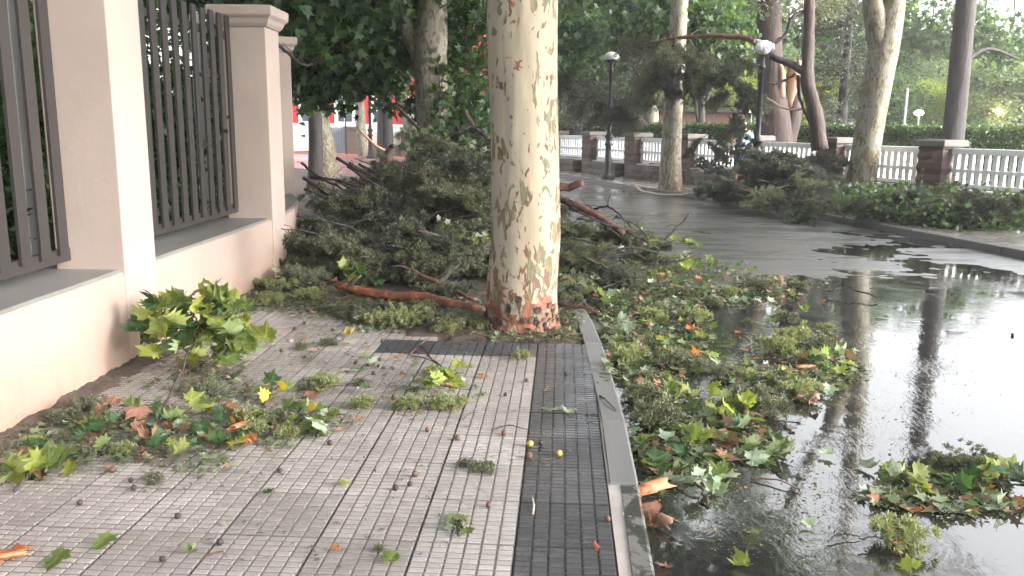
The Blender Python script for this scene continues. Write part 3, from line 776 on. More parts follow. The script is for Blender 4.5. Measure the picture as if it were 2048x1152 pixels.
for w_ in wins:
    q = MB().box(w_ - ww / 2 + .01, w_ + ww / 2 - .01, 52.2, 52.24, wz0 - .08, wz1 - .01).build('window', M['glass'], rh)
    for (a, b, c, d) in ((-.62, -.44, wz0 - .09, wz1 + .15), (.44, .62, wz0 - .09, wz1 + .15), (-.438, .438, wz1 - .06, wz1 + .15), (-.438, .438, wz0 - .09, wz0 + .02), (-.04, .04, wz0 + .03, wz1 - .07), (-.43, -.045, (wz0 + wz1) / 2 - .03, (wz0 + wz1) / 2 + .03), (.045, .43, (wz0 + wz1) / 2 - .03, (wz0 + wz1) / 2 + .03)):
        MB().box(w_ + a, w_ + b, 51.98, 52.12, c, d).build('frame', M['white_paint'], q)
for px in (648, 850):
    a = at(px, 51.8).x; MB().box(a - .22, a + .22, 51.7, 51.92, -.1, 7.4).build('pilaster', M['white_paint'], rh)
# brown garden building behind the hedge
bb = thing('garden_shed', 'long low dark brown building behind the clipped hedge', 'building')
MB().box(at(1180, 38).x, at(1490, 38).x, 38, 41, -.2, 2.15).build('wall', M['brown_wall'], bb)
MB().box(at(1175, 38).x, at(1496, 38).x, 37.7, 41.3, 2.16, 2.28).build('roof', M['bark_dark'], bb)
MB().box(at(1165, 38).x, at(1250, 38).x, 37.2, 37.5, -.2, 1.35).build('plinth', m_plain('tan_render', (.42, .25, .16), .8), bb)

# ------------------------------------------------------------------ trees
def trunk_noise_tube(path, rad, n=40, seed=0, amp=.03):
    P = smooth_path(path, 8); m_ = len(P); rad = np.interp(np.linspace(0, 1, m_), np.linspace(0, 1, len(rad)), rad)
    V = []; th = np.arange(n) * 2 * math.pi / n
    for i, p in enumerate(P):
        nz = fbm(np.cos(th) * 1.6 + 5, np.sin(th) * 1.6 + 5 + p.z * .9, seed, 3) - .5 + .4 * (fbm(np.cos(th) * 5 + 9, np.sin(th) * 5 + 9 + p.z * 4, seed + 4, 2) - .5)
        r = rad[i] * (1 + amp * 4 * nz)
        for k in range(n): V.append((p.x + r[k] * math.cos(th[k]), p.y + r[k] * math.sin(th[k]), p.z))
    Fc = [(i * n + k, i * n + (k + 1) % n, (i + 1) * n + (k + 1) % n, (i + 1) * n + k) for i in range(m_ - 1) for k in range(n)]
    return V, Fc
def tree(name, label, base, path, rad, bark, limbs=(), crown=None, crown_mesh_=None, group=None, n=28, seed=0, crown_at=(0, 0, 0), crown_sc=1, crown_rz=0, amp=.03):
    t = thing(name, label, 'tree', base, 0, group)
    mb = MB(); V, Fc = trunk_noise_tube(path, rad, n, seed, amp); mb.add(V, Fc)
    tr = mb.build('trunk', bark, t, True)
    for (pts, ra) in limbs:
        l = MB().tube(wig(pts, ra[0] * .05, 6), ra, 14, .02); l.build('limb', bark, tr, True)
    if crown_mesh_: tag(ob('crown', crown_mesh_, t, crown_at, (0, 0, crown_rz), crown_sc), kind='stuff')
    return t
# main foreground plane tree
bx, by = .075, 6.22
crown0 = crown_mesh('crown', [(-1.5, 0, 6.6, 2.0, 2.4, 1.2), (1.2, 1.2, 7.4, 1.9, 2.2, 1.3), (.3, -1.6, 7.6, 2.2, 1.8, 1.2), (0, 2.6, 7.2, 2.2, 1.6, 1.3), (-2.6, 2.4, 6.6, 1.6, 1.6, 1), (-2.4, -2.2, 7.0, 1.6, 1.6, 1), (2.6, 3.4, 5.9, 1.9, 1.6, 1.0), (4.3, 4.6, 7.4, 1.9, 1.8, 1.2), (2.9, .6, 6.4, 1.7, 1.7, 1.0), (1.0, 4.6, 6.0, 1.7, 1.5, 1.0)], 17000, M['crown_mid'], (.16, .26), True)
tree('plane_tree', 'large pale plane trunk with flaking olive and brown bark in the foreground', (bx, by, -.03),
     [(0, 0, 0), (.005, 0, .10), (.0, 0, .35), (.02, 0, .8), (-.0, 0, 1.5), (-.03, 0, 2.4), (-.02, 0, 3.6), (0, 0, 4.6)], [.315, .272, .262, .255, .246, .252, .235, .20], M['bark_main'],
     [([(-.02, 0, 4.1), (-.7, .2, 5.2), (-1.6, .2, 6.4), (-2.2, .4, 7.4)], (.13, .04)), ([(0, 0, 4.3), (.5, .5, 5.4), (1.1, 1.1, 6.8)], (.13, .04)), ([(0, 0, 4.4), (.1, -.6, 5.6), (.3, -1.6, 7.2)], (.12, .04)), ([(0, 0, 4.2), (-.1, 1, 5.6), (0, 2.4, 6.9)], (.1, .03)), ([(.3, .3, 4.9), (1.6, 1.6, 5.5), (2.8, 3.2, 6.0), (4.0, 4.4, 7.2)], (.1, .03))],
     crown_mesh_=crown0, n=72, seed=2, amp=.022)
# bark flakes still clinging to the foreground trunk, proud of the pale wood
def flakes():
    root = thing('loose_bark', 'thin brown and olive bark flakes peeling round the foot of the foreground trunk', 'bark', (bx, by, -.03))
    mats = [M['bark_branch_red'], M['bark_far'], M['bark_red']]
    for i in range(60):
        th = random.uniform(-2.9, -.2); z = random.choice([random.uniform(.05, .30), random.uniform(.04, .18)]); R = np.interp(z, [0, .1, .35, .8, 1.5], [.318, .276, .264, .258, .25]) * 1.012
        w = random.uniform(.010, .030); h = random.uniform(.012, .045); n = 9; V = []
        c = random.uniform(.004, .02)
        for k in range(n):
            a = 2 * math.pi * k / n; rr = random.uniform(.7, 1.1); dx = math.cos(a) * w * rr / R; dz = math.sin(a) * h * rr
            lift = R + .003 + c * (max(0, math.sin(a)) ** 2)
            V.append((lift * math.cos(th + dx), lift * math.sin(th + dx), z + dz))
        V += [(x * .985, y * .985, zz) for x, y, zz in V]
        Fc = [tuple(range(n))] + [(k, (k + 1) % n, n + (k + 1) % n, n + k) for k in range(n)]
        ob('flake', new_mesh('flake', V, Fc, random.choice(mats)), root)
flakes()

def blobs(n, R, H, cz, seed):
    r = random.Random(seed); out = []
    for i in range(n):
        a = r.uniform(0, 6.3); d = R * r.uniform(.15, .75); s = R * r.uniform(.34, .55)
        out.append((d * math.cos(a), d * math.sin(a), cz + r.uniform(-.45, .45) * H, s, s, s * r.uniform(.5, .8)))
    return out
# crowns shared between alike trees
CR = {
 'plane_dark': crown_mesh('crown', blobs(11, 3.2, 3.2, 0, 1), 15000, M['crown_dark'], (.14, .24), True),
 'plane_mid': crown_mesh('crown', blobs(10, 3.0, 3.0, 0, 2), 11000, M['crown_mid'], (.14, .24), True),
 'yel': crown_mesh('crown', blobs(14, 3.0, 4.6, 0, 3), 13000, M['crown_yel_lit'], (.12, .24)),
 'grey': crown_mesh('crown', blobs(14, 3.2, 4.8, 0, 4), 13000, M['crown_hazed'], (.12, .24)),
 'mid': crown_mesh('crown', blobs(14, 3.2, 5.0, 0, 5), 13000, M['crown_mid'], (.12, .22)),
 'dark': crown_mesh('crown', blobs(14, 3.2, 5.0, 0, 6), 14000, M['crown_dark'], (.10, .2)),
}
# conifer crown: whorls of drooping spray pads
def conifer_crown(name, H, R, n, mat, seed, lsz=(.10, .18), cone=True, z0=0):
    r = np.random.default_rng(seed); k = max(20, n // 60)
    z = r.random(k) ** 1.1; ang = r.random(k) * 6.283; rad = R * ((1 - z) ** .7 if cone else 1) * (.35 + .65 * r.random(k))
    cc = np.stack([rad * np.cos(ang), rad * np.sin(ang), z0 + z * H - .25 * rad], 1)
    ci = r.integers(0, k, n); P = cc[ci] + r.normal(size=(n, 3)) * np.array([.30, .30, .14]) * (R / 2.2)
    out = np.stack([np.cos(ang[ci]), np.sin(ang[ci]), -.4 * np.ones(n)], 1) + r.normal(size=(n, 3)) * .6
    out /= np.linalg.norm(out, axis=1)[:, None]
    L = r.uniform(lsz[0], lsz[1], n); V, Fc = cards(P, out, rand_dirs(n, .5), L, L * .28, .08)
    return new_mesh(name, V, Fc, mat)
CR['con_dark'] = conifer_crown('crown', 7, 2.4, 22000, M['cyp_dark'], 11)
CR['con_mid'] = conifer_crown('crown', 6, 2.6, 22000, M['cyp'], 12)
CR['column'] = conifer_crown('crown', 8, .95, 20000, M['cyp_dark'], 13, (.08, .16), False)

# second plane, left of the foreground trunk
p = Vector((-1.25, 13.5, -.03))
tree('plane_tree', 'forked plane tree with climbing leaves, left of the foreground trunk', p, [(0, 0, 0), (-.02, 0, 1.2), (-.05, 0, 2.0), (-.06, 0, 2.8), (.02, 0, 3.8), (.1, .1, 5), (.2, .3, 6.2)], [.31, .26, .25, .26, .20, .15, .08], M['bark_far'],
     [([(-.06, 0, 2.2), (-.28, .05, 2.75), (-.62, .15, 3.3), (-1.2, .2, 4.3), (-1.7, .3, 6)], (.20, .07))],
     crown_mesh_=CR['plane_dark'], crown_at=(-.6, .3, 6.6), crown_sc=1.0, seed=3)
p = at(640, 24); p.z = -.03
tree('plane_tree', 'leaning plane trunk just right of the farthest cream pillar', p, [(.15, 0, 0), (.1, 0, 1.0), (-.15, 0, 2.2), (-.5, 0, 3.8)], [.36, .28, .25, .22], M['bark_far'],
     [([(-.4, 0, 3.3), (-1.2, 0, 4.6), (-1.6, 0, 6)], (.15, .05)), ([(-.4, 0, 3.3), (.4, 0, 4.8), (1, 0, 6)], (.14, .05))], crown_mesh_=CR['plane_dark'], crown_at=(-.4, 0, 6.2), crown_rz=1.0, seed=4)
p = at(722, 40); p.z = -.03
tree('plane_tree', 'slim forked tree in front of the red house window', p, [(.1, 0, 0), (0, 0, 1.2), (-.05, 0, 2.4), (-.1, 0, 3.4)], [.30, .24, .22, .2], M['bark_far'],
     [([(-.02, 0, 2.3), (-.7, 0, 3.0), (-1.1, 0, 4.2)], (.15, .07)), ([(-.1, 0, 3.2), (.1, 0, 4.2), (0, 0, 5.5)], (.16, .07))], crown_mesh_=CR['plane_dark'], crown_at=(-.2, 0, 5.9), crown_sc=.95, crown_rz=2.2, seed=5)
p = at(822, 36); p.z = -.03
tree('plane_tree', 'leaning plane tree before the cream panelled wall at the bend', p, [(.1, 0, 0), (0, 0, 1.0), (-.2, 0, 2.0), (-.6, 0, 3.6)], [.34, .28, .25, .22], M['bark_far'],
     [([(-.5, 0, 3.3), (-.8, 0, 4.5), (-.7, 0, 6)], (.18, .07))], crown_mesh_=CR['plane_dark'], crown_at=(-.2, 0, 6.0), crown_sc=.9, crown_rz=4.2, seed=6)
p = at(770, 42); p.z = -.03
tree('conifer_tree', 'dark conifer trunk between the two leaning trees near the red house', p, [(0, 0, 0), (0, 0, 2), (0, 0, 4), (0, 0, 8)], [.42, .36, .3, .1], M['bark_dark'], crown_mesh_=CR['con_dark'], crown_at=(0, 0, 4.2), seed=7)
# straight grey plane by the far kerb
p = Vector((3.83, 20.7, -.02))
tree('plane_tree', 'straight grey plane trunk standing at the far kerb', p, [(.02, 0, 0), (0, 0, .8), (0, 0, 1.8), (.02, 0, 3.2), (.05, 0, 5)], [.30, .245, .225, .215, .19], M['bark_far'],
     [([(.04, 0, 4.6), (-.9, 0, 5.8), (-1.4, .2, 7.2)], (.12, .04)), ([(.04, 0, 4.6), (.5, 0, 6), (.6, .2, 7.4)], (.12, .04))], crown_mesh_=CR['plane_mid'], crown_at=(-.9, .6, 7.8), crown_sc=.8, crown_rz=.4, seed=8)
# leaning plane on the right
p = Vector((7.08, 17.2, -.02))
tree('plane_tree', 'leaning grey plane tree forking high on the right', p, [(-.05, 0, 0), (.0, 0, .6), (.05, 0, 1.4), (.14, 0, 2.4), (.22, 0, 3.2), (.30, 0, 4.0), (.34, 0, 5.5), (.5, .3, 8)], [.36, .29, .27, .285, .29, .235, .2, .12], M['bark_far'],
     [([(.20, 0, 2.95), (.04, 0, 3.5), (-.10, 0, 4.0), (-.24, .05, 4.7), (-.8, .2, 6.2), (-1.2, .3, 8.4)], (.26, .08))],
     crown_mesh_=CR['plane_mid'], crown_at=(-2.4, -1.2, 8.7), crown_sc=1.0, crown_rz=1.4, seed=9)
# dark straight trunk far right
p = at(1908, 21); p.z = -.25
tree('pine_tree', 'dark straight trunk rising behind the balustrade on the right', p, [(0, 0, 0), (0, 0, 2), (-.03, 0, 4.5), (-.02, 0, 8), (0, 0, 12)], [.30, .25, .235, .2, .1], M['bark_dark'],
     [([(-.02, 0, 3.3), (.7, .2, 3.7), (1.6, .4, 3.5)], (.07, .02)), ([(0, 0, 8), (.9, 0, 9), (1.6, .2, 10)], (.08, .03))], crown_mesh_=CR['con_mid'], crown_at=(0, 0, 10.5), crown_sc=.8, seed=10)
# torn red cypress
p = at(1553, 24); p.z = -.25
tree('cypress_tree', 'massive red-barked cypress trunk torn open beside the taller lamp', p, [(.1, 0, 0), (.05, 0, 1.0), (-.05, 0, 2.0), (-.25, 0, 3.2), (-.42, 0, 5.0), (-.45, 0, 9)], [.62, .55, .47, .36, .32, .15], M['bark_red'],
     [([(.15, -.1, .9), (.38, -.1, 1.8), (.42, -.1, 2.7), (.47, -.1, 3.35)], (.30, .12))], crown_mesh_=CR['con_mid'], crown_at=(-.4, .3, 5.2), crown_sc=.8, seed=11)
t = MB().tube(wig([D(1563, 195, 23.68), D(1564, 150, 23.66), D(1556, 118, 23.75)], .01, 3), (.10, .06), 9, .15).build('torn_wood', M['cone_tan'], None, True)
t2 = MB().tube(wig([D(1580, 215, 23.85), D(1586, 170, 23.82), D(1592, 122, 23.85)], .01, 3), (.13, .19), 9, .15).build('torn_wood', M['cone_tan'], None, True)
tag(t, 'pale strip of torn wood on the red cypress trunk behind the taller lamp', 'wood', 'torn wood on the red cypress'); tag(t2, 'broad orange split limb end right of the red cypress trunk', 'wood', 'torn wood on the red cypress')
# dark conifer behind, left-centre, and its thin neighbour
p = at(1150, 32); p.z = -.25
tree('conifer_tree', 'dark conifer with thick trunk just right of the foreground plane', p, [(0, 0, 0), (0, 0, 2), (0, 0, 5), (0, 0, 10)], [.36, .30, .27, .1], M['bark_dark'], crown_mesh_=CR['con_dark'], crown_at=(0, 0, 2.2), crown_sc=.85, seed=12)
p = at(1127, 34); p.z = -.25
tree('young_tree', 'thin dark stem beside the thick conifer trunk', p, [(.2, 0, 0), (.1, 0, 1), (-.1, 0, 2.4), (-.2, 0, 4.5)], [.11, .09, .07, .05], M['bark_dark'], crown_mesh_=CR['mid'], crown_at=(-.5, .5, 4.9), crown_sc=.45, seed=13, n=12)
p = at(1682, 27); p.z = -.25
tree('column_cypress', 'dark columnar cypress left of the leaning plane tree', p, [(0, 0, 0), (0, 0, 3), (0, 0, 8)], [.2, .15, .05], M['bark_dark'], crown_mesh_=CR['column'], crown_at=(0, 0, .9), crown_sc=(1.0, 1.0, .72), seed=14, n=12)
p = at(1290, 31); p.z = -.25
tree('plane_tree', 'pale trunk slanting out of the dark foliage above the smaller lamp', p, [(.25, 0, 0), (.2, 0, 2.2), (0, 0, 4), (-.4, 0, 6.5)], [.30, .27, .26, .2], M['bark_far'], crown_mesh_=CR['con_dark'], crown_at=(.2, .2, 3.6), crown_sc=.8, seed=15)
# background rows: (px, Y, crown kind, crown centre z, scale, label)
bgt = [(1200, 44, 'dark', 5.5, 1.25, 'dark broadleaf tree behind the brown building, left end'), (1330, 47, 'mid', 5.2, 1.2, 'green tree behind the middle of the brown building'), (1440, 44, 'yel', 3.6, .85, 'yellow-green tree behind the right end of the brown building'),
       (1400, 36, 'mid', 6.2, .8, 'mid-green tree crown above the hanging boughs'), (1520, 50, 'grey', 5.4, 1.2, 'hazy green tree behind the torn cypress'), (1600, 40, 'yel', 2.9, .75, 'bright yellow-green tree seen right of the torn cypress'),
       (1660, 54, 'grey', 5.2, 1.2, 'grey-green tree behind the columnar cypress'), (1760, 42, 'mid', 4.0, 1.0, 'green tree immediately right of the leaning plane'), (1835, 52, 'grey', 5.0, 1.15, 'tall grey-green tree left of the dark straight trunk'),
       (1880, 44, 'yel', 2.8, .70, 'yellow-green tree behind the dark straight trunk'), (1975, 50, 'grey', 4.6, 1.15, 'pale grey-green tree right of the dark straight trunk'), (2035, 40, 'grey', 3.4, .9, 'pale tree at the right edge above the hedge'),
       (2120, 44, 'mid', 4.0, 1.0, 'green tree beyond the right edge of the garden'), (1110, 50, 'grey', 4.6, 1.1, 'grey-green tree seen beside the foreground plane'), (990, 60, 'dark', 6, 1.5, 'dark tree beyond the red house corner'),
       (900, 56, 'dark', 6.5, 1.4, 'dark tree crown over the red house'), (1270, 56, 'grey', 5.5, 1.4, 'grey tree far behind the brown building'), (1930, 62, 'mid', 4.6, 1.3, 'distant green tree low behind the others'), (1720, 64, 'mid', 5.4, 1.4, 'distant mid-green tree behind the leaning plane'), (2050, 62, 'mid', 4.8, 1.3, 'distant green tree near the right edge'),
       (1580, 66, 'mid', 5.6, 1.5, 'distant green tree behind the torn cypress gap')]
for i, (px, Y, kd, cz, sc_, lb) in enumerate(bgt):
    p = at(px, Y); p.z = -.28
    tree('broadleaf_tree', lb, p, [(0, 0, 0), (.05, 0, 1.5), (-.05, 0, cz)], [.22, .18, .10], M['bark_dark'], [([(0, 0, 1.8), (.7, .2, cz * .8), (1.2, .3, cz * 1.1)], (.09, .03)), ([(0, 0, 1.6), (-.8, -.1, cz * .85), (-1.2, 0, cz * 1.1)], (.08, .03))],
         crown_mesh_=CR[kd], crown_at=(0, 0, cz), crown_sc=(sc_, sc_, sc_ * (.78 if px > 1500 else 1)), crown_rz=i * 1.7, n=12, seed=20 + i, group='park trees beyond the hedge')
# unseen trees added outside the frame to block sky light and shade the place
for i, (x, y, cz, sc_, kd, lb) in enumerate([(12.2, 9.0, 6.5, 1.35, 'mid', 'added shade tree right of the picture, level with the far kerb'), (13.5, 3.0, 8.2, 1.3, 'plane_mid', 'tall added shade tree right of the picture beside the balustrade'), (10.5, -4.5, 6.5, 1.4, 'mid', 'added shade tree behind the viewer on the right'), (3.5, -8.0, 7.0, 1.4, 'plane_mid', 'added shade tree far behind the viewer'),
                                           (-1.2, -3.8, 7.4, 1.0, 'plane_mid', 'added shade tree at the kerb behind the viewer'), (6.6, 2.0, 11.5, 1.0, 'plane_mid', 'tall added shade tree on the far pavement outside the picture'), (-5.8, 0.5, 6.2, 1.0, 'dark', 'added shade tree in the garden left of the picture')]):
    tree('shade_tree', lb, (x, y, -.28), [(0, 0, 0), (.1, 0, 2.6), (0, 0, cz - .3)], [.28, .22, .12], M['bark_far'], [([(0, 0, 2.9), (.8, .2, cz * .8), (1.4, .3, cz)], (.10, .03))], crown_mesh_=CR[kd], crown_at=(0, 0, cz), crown_sc=sc_, crown_rz=i * 2.3, n=14, seed=80 + i, group='added shade trees outside the picture')
# left garden trees
for i, (x, y, cz, sc_, kd, lb) in enumerate([(-4.6, 13.5, 5.4, .85, 'plane_dark', 'dark leafy tree behind the second cream pillar'), (-4.4, 18.5, 6.7, .95, 'dark', 'dark tree hanging over the farthest cream pillar'), (-7.5, 24, 6.5, 1.15, 'dark', 'dark tree filling the gap above the road bend'),
                                           (-6.0, 8.5, 5.8, .85, 'dark', 'dark garden tree behind the slatted fence'), (-6.2, 5.2, 5.4, .8, 'dark', 'dark garden tree behind the nearest fence panel'), (-4.6, 30, 6.8, 1.1, 'plane_dark', 'dark plane crown hanging behind the forked plane')]):
    tree('garden_tree', lb, (x, y, -.28), [(0, 0, 0), (.1, 0, 1.6), (0, 0, cz - .3)], [.2, .15, .09], M['bark_dark'], [([(0, 0, 1.9), (.8, .2, cz * .8), (1.4, .3, cz)], (.08, .03))], crown_mesh_=CR[kd], crown_at=(0, 0, cz), crown_sc=sc_, crown_rz=i * 2.1, n=14, seed=60 + i, group='trees inside the left garden')
# shrubs behind the fence
shr = crown_mesh('foliage', [(0, 0, .9, .45, .8, .8), (0, .7, 1.3, .4, .6, .8), (0, -.7, 1.2, .4, .6, .8), (.05, .2, 1.9, .35, .9, .35)], 5000, M['crown_dark'], (.05, .11), False, .3)
for i, (x, y, s) in enumerate([(-4.6, 7.0, 1.4), (-4.5, 5.7, 1.35), (-4.7, 8.9, 1.4), (-3.65, 3.2, 1), (-3.6, 6.3, 1.05), (-3.55, 7.7, 1.05), (-3.7, 9.6, 1), (-4.8, 4.6, .9)]):
    t = thing('garden_shrub', ['tall dark shrub filling the middle of the second fence bay', 'tall dark shrub at the near end of the second fence bay', 'tall dark shrub behind the second cream pillar', 'dark shrub behind the first fence slats', 'dark climbing shrub pressed against the middle fence', 'dark shrub beside the second cream pillar', 'dark shrub before the farthest pillar', 'low shrub in front of the pale house'][i], 'shrub', (x, y, -.25), 0, 'shrubs behind the metal fence'); t.scale = (s,) * 3
    tag(ob('foliage', shr, t), kind='stuff'); MB().tube([(0, 0, 0), (0, .1, .8), (0, .3, 1.6)], (.04, .02), 6).build('stem', M['bark_dark'], t)
# bright fruit tree edge & palm fronds near the far pillar
pl = thing('palm_plant', 'small palm fronds sticking out before the farthest cream pillar', 'plant', (-2.78, 9.6, .6))
for i in range(9):
    a = random.uniform(-1.2, 1.2); d = Vector((math.cos(a), math.sin(a) * .6, 0)); z0 = random.choice([.25, .5])
    mbp = MB(); o = Vector((0, 0, z0))
    for k in range(5):
        b = a + (k - 2) * .22; e = Vector((math.cos(b), math.sin(b) * .5, .15 - abs(k - 2) * .08)) * random.uniform(.22, .34)
        s_ = Vector((-e.y, e.x, 0)).normalized() * .009; mbp.add([o, o + e * .5 + s_ + Vector((0, 0, .03)), o + e, o + e * .5 - s_ + Vector((0, 0, .03))], [(0, 1, 2, 3)])
    mbp.build('frond', LM['fresh green'], pl)
# hedge
hd = thing('hedge', 'long clipped green hedge behind the white balustrade', 'hedge')
hp = [(at(1100, 36).x, 36), (at(1300, 30.5).x, 30.5), (at(1480, 27.5).x, 27.5), (at(1700, 25).x, 25), (at(1900, 23.5).x, 23.5), (at(2200, 22.5).x, 22.5)]
n = 46000; seg = rng.integers(0, 5, n); tt = rng.random(n); A = np.array(hp); Pc = A[seg] * (1 - tt[:, None]) + A[seg + 1] * tt[:, None]
face = rng.random(n); zz = np.where(face < .55, rng.random(n) * 1.55, 1.5 + .10 * rng.normal(size=n) * .5); off = np.where(face < .55, -.45 + .05 * rng.normal(size=n), rng.uniform(-.45, .45, n))
P = np.stack([Pc[:, 0], Pc[:, 1] + off, zz - .02], 1); P[:, 2] += .05 * fbm(P[:, 0] * 2, P[:, 1] * 2, 4)
L = rng.uniform(.05, .11, n); V, Fc = cards(P, rand_dirs(n, .5), rand_dirs(n), L, L * .7); tag(ob('foliage', new_mesh('foliage', V, Fc, M['hedge']), hd), kind='stuff')
mb = MB()
for i in range(5):
    (xa_, ya), (xb_, yb) = hp[i], hp[i + 1]
    mb.add([(xa_, ya - .4, -.3), (xb_, yb - .4, -.3), (xb_, yb + .4, -.3), (xa_, ya + .4, -.3), (xa_, ya - .4, 1.45), (xb_, yb - .4, 1.45), (xb_, yb + .4, 1.45), (xa_, ya + .4, 1.45)], [(4, 5, 6, 7), (0, 1, 5, 4), (3, 7, 6, 2)])
mb.build('inner_growth', M['crown_dark'], hd)

# ------------------------------------------------------------------ lamps
def lamp_post(label, x, y, h, kind):
    t = thing('street_lamp', label, 'street lamp', (x, y, -.015), 0, 'black iron lamp posts')
    s = 1.0
    MB().lathe([(.0, 0), (.19, 0), (.19, .10), (.15, .14), (.13, .20), (.125, .26)], 16).build('base', M['lamp_iron'], t, False)
    MB().lathe([(.115, .26), (.105, .5), (.085, .80), (.08, .95), (.12, .98), (.12, 1.03), (.08, 1.06), (.085, 1.16), (.125, 1.2), (.125, 1.25), (.075, 1.29), (.062, 1.4), (.048, h - .45), (.075, h - .42), (.075, h - .38), (.05, h - .34), (.05, h - .2)], 16).build('post', M['lamp_iron'], t, True)
    if kind == 'dome':
        MB().lathe([(.05, h - .2), (.10, h - .16), (.16, h - .12), (.16, h - .08), (0, h - .08)], 16).build('collar', M['lamp_iron'], t, True)
        MB().lathe([(.21, h - .075), (.225, h - .02), (.19, h + .06), (.11, h + .12), (.0, h + .14)], 20).build('lamp_shade', M['dome'], t, True)
    elif kind == 'globe':
        MB().lathe([(0.001, h - .2), (.12, h - .15), (.2, h - .02), (.22, h + .1), (.17, h + .24), (.08, h + .31), (.0, h + .33)], 20).build('globe', M['globe'], t, True)
    else:   # smashed globe, jagged white shell
        g0 = MB(); n = 18; V = []; Fc = []
        for i in range(7):
            ph = math.pi * (.02 + .86 * i / 6)
            for k in range(n):
                r = .155 * math.sin(ph) + .02; V.append((r * math.cos(6.283 * k / n), r * math.sin(6.283 * k / n), h + .02 - .155 * math.cos(ph)))
        Fc = [(i * n + k, i * n + (k + 1) % n, (i + 1) * n + (k + 1) % n, (i + 1) * n + k) for i in range(6) for k in range(n)]
        g0.add(V, Fc); g0.build('globe', M['globe'], t, True)
        for i in range(8):
            a = i * .785 + .2; c = Vector((.17 * math.cos(a), .17 * math.sin(a), h + random.uniform(0, .16))); w = random.uniform(.06, .11)
            V = []; 
            for u_ in range(4):
                for v_ in range(4):
                    al = (u_ - 1.5) * .5; be = (v_ - 1.5) * .5
                    q = Vector((math.cos(a + al) * math.cos(be), math.sin(a + al) * math.cos(be), math.sin(be))) * w
                    V.append(c + q * (1 + random.uniform(-.05, .05)))
            MB_ = MB(); MB_.add(V, [(p_ * 4 + q_, p_ * 4 + q_ + 1, p_ * 4 + q_ + 5, p_ * 4 + q_ + 4) for p_ in range(3) for q_ in range(3)]); MB_.build('shard', M['dome'], t, True)
    return t
lamp_post('smaller black lamp post with white dome head, on the far pavement', 2.71, 24.3, 3.42, 'dome')
lampB = Vector((5.42, 19.0, 0))
lamp_post('taller black lamp post with a smashed white globe and a limb resting on it', lampB.x, lampB.y, 3.22, 'broken')
p = at(740, 37); lamp_post('distant lamp post with round opal globe near the red house', p.x, 37, 2.8, 'globe')
# small sign on pole
p = at(691, 41); t = thing('road_sign', 'small round sign on a thin pole before the red house', 'sign', (p.x, 41, 0))
MB().tube([(0, 0, 0), (0, 0, 2.1)], .035, 8).build('pole', M['lamp_iron'], t); MB().tube([(.1, -.05, 2.15), (.1, -.02, 2.15)], .17, 16).build('plate', M['house_white'], t)
for i, (px, py, Y, r, lb) in enumerate([(1503, 222, 34, .13, 'small glowing lamp left of the torn cypress trunk'), (1838, 226, 38, .20, 'warm glowing lamp between the leaning plane and dark trunk'), (1998, 222, 40, .24, 'glowing garden lamp above the hedge near the right edge'), (1935, 88, 34, .16, 'high glowing lamp right of the dark straight trunk')]):
    q = D(px, py, Y); t = thing('garden_lamp', lb, 'lamp', (q.x, q.y, -.25), 0, 'lit lamps beyond the hedge')
    MB().tube([(0, 0, 0), (0, 0, q.z + .25 - r * .6)], .04, 8).build('pole', M['grey_cover'], t)
    MB().lathe([(.001, -r * .6), (r * .7, -r * .4), (r, 0), (r * .7, r * .5), (.001, r * .65)], 14, (0, 0, q.z + .25)).build('globe', M['glow'], t, True)
p = at(1808, 36); tag(MB().tube([(p.x, 36, -.2), (p.x, 36, D(1808, 176, 36).z)], .05, 8).build('pole', M['house_white']), 'thin white pole standing behind the hedge', 'pole')

# ------------------------------------------------------------------ person (mostly hidden by the boughs)
def skin_mesh(name, verts, edges, radii, mat, parent, sub=2):
    me = bpy.data.meshes.new(name); me.from_pydata(verts, edges, []); me.update()
    o = ob(name, me, None); o.modifiers.new('s', 'SKIN'); 
    for i, r in enumerate(radii):
        me.skin_vertices[0].data[i].radius = (r, r * .9) if not hasattr(r, '__len__') else r
    me.skin_vertices[0].data[0].use_root = True
    s = o.modifiers.new('u', 'SUBSURF'); s.levels = s.render_levels = sub
    dg = bpy.context.evaluated_depsgraph_get(); ev = o.evaluated_get(dg); nm = bpy.data.meshes.new_from_object(ev)
    nm.materials.clear(); nm.materials.append(mat); nm.polygons.foreach_set('use_smooth', [True] * len(nm.polygons))
    bpy.data.objects.remove(o); nm.name = name; return ob(name, nm, parent)
pr = thing('person', 'person in light blue top and blue shorts standing behind the boughs', 'person', (5.42, 20.2, -.012), .15)
bv = [(0, 0, .94), (0, 0, 1.12), (0, 0, 1.32), (0, 0, 1.44), (0, 0, 1.50), (0, .01, 1.58), (0, .01, 1.66),
      (.10, 0, .88), (.11, -.01, .50), (.11, .02, .10), (.12, -.10, .03), (-.10, 0, .88), (-.12, -.01, .50), (-.13, .02, .10), (-.14, -.10, .03),
      (.17, 0, 1.40), (.25, -.02, 1.14), (.20, -.22, 1.05), (.16, -.30, 1.06), (-.17, 0, 1.40), (-.25, .0, 1.14), (-.27, -.06, .90), (-.27, -.09, .82)]
be = [(0, 1), (1, 2), (2, 3), (3, 4), (4, 5), (5, 6), (0, 7), (7, 8), (8, 9), (9, 10), (0, 11), (11, 12), (12, 13), (13, 14), (3, 15), (15, 16), (16, 17), (17, 18), (3, 19), (19, 20), (20, 21), (21, 22)]
br = [(.15, .11), (.13, .10), (.155, .11), (.10, .08), .052, (.075, .095), (.07, .09), .085, .058, .042, (.04, .035), .085, .058, .042, (.04, .035), .055, .042, .034, .038, .055, .042, .034, .038]
skin_mesh('body', bv, be, br, M['skin'], pr)
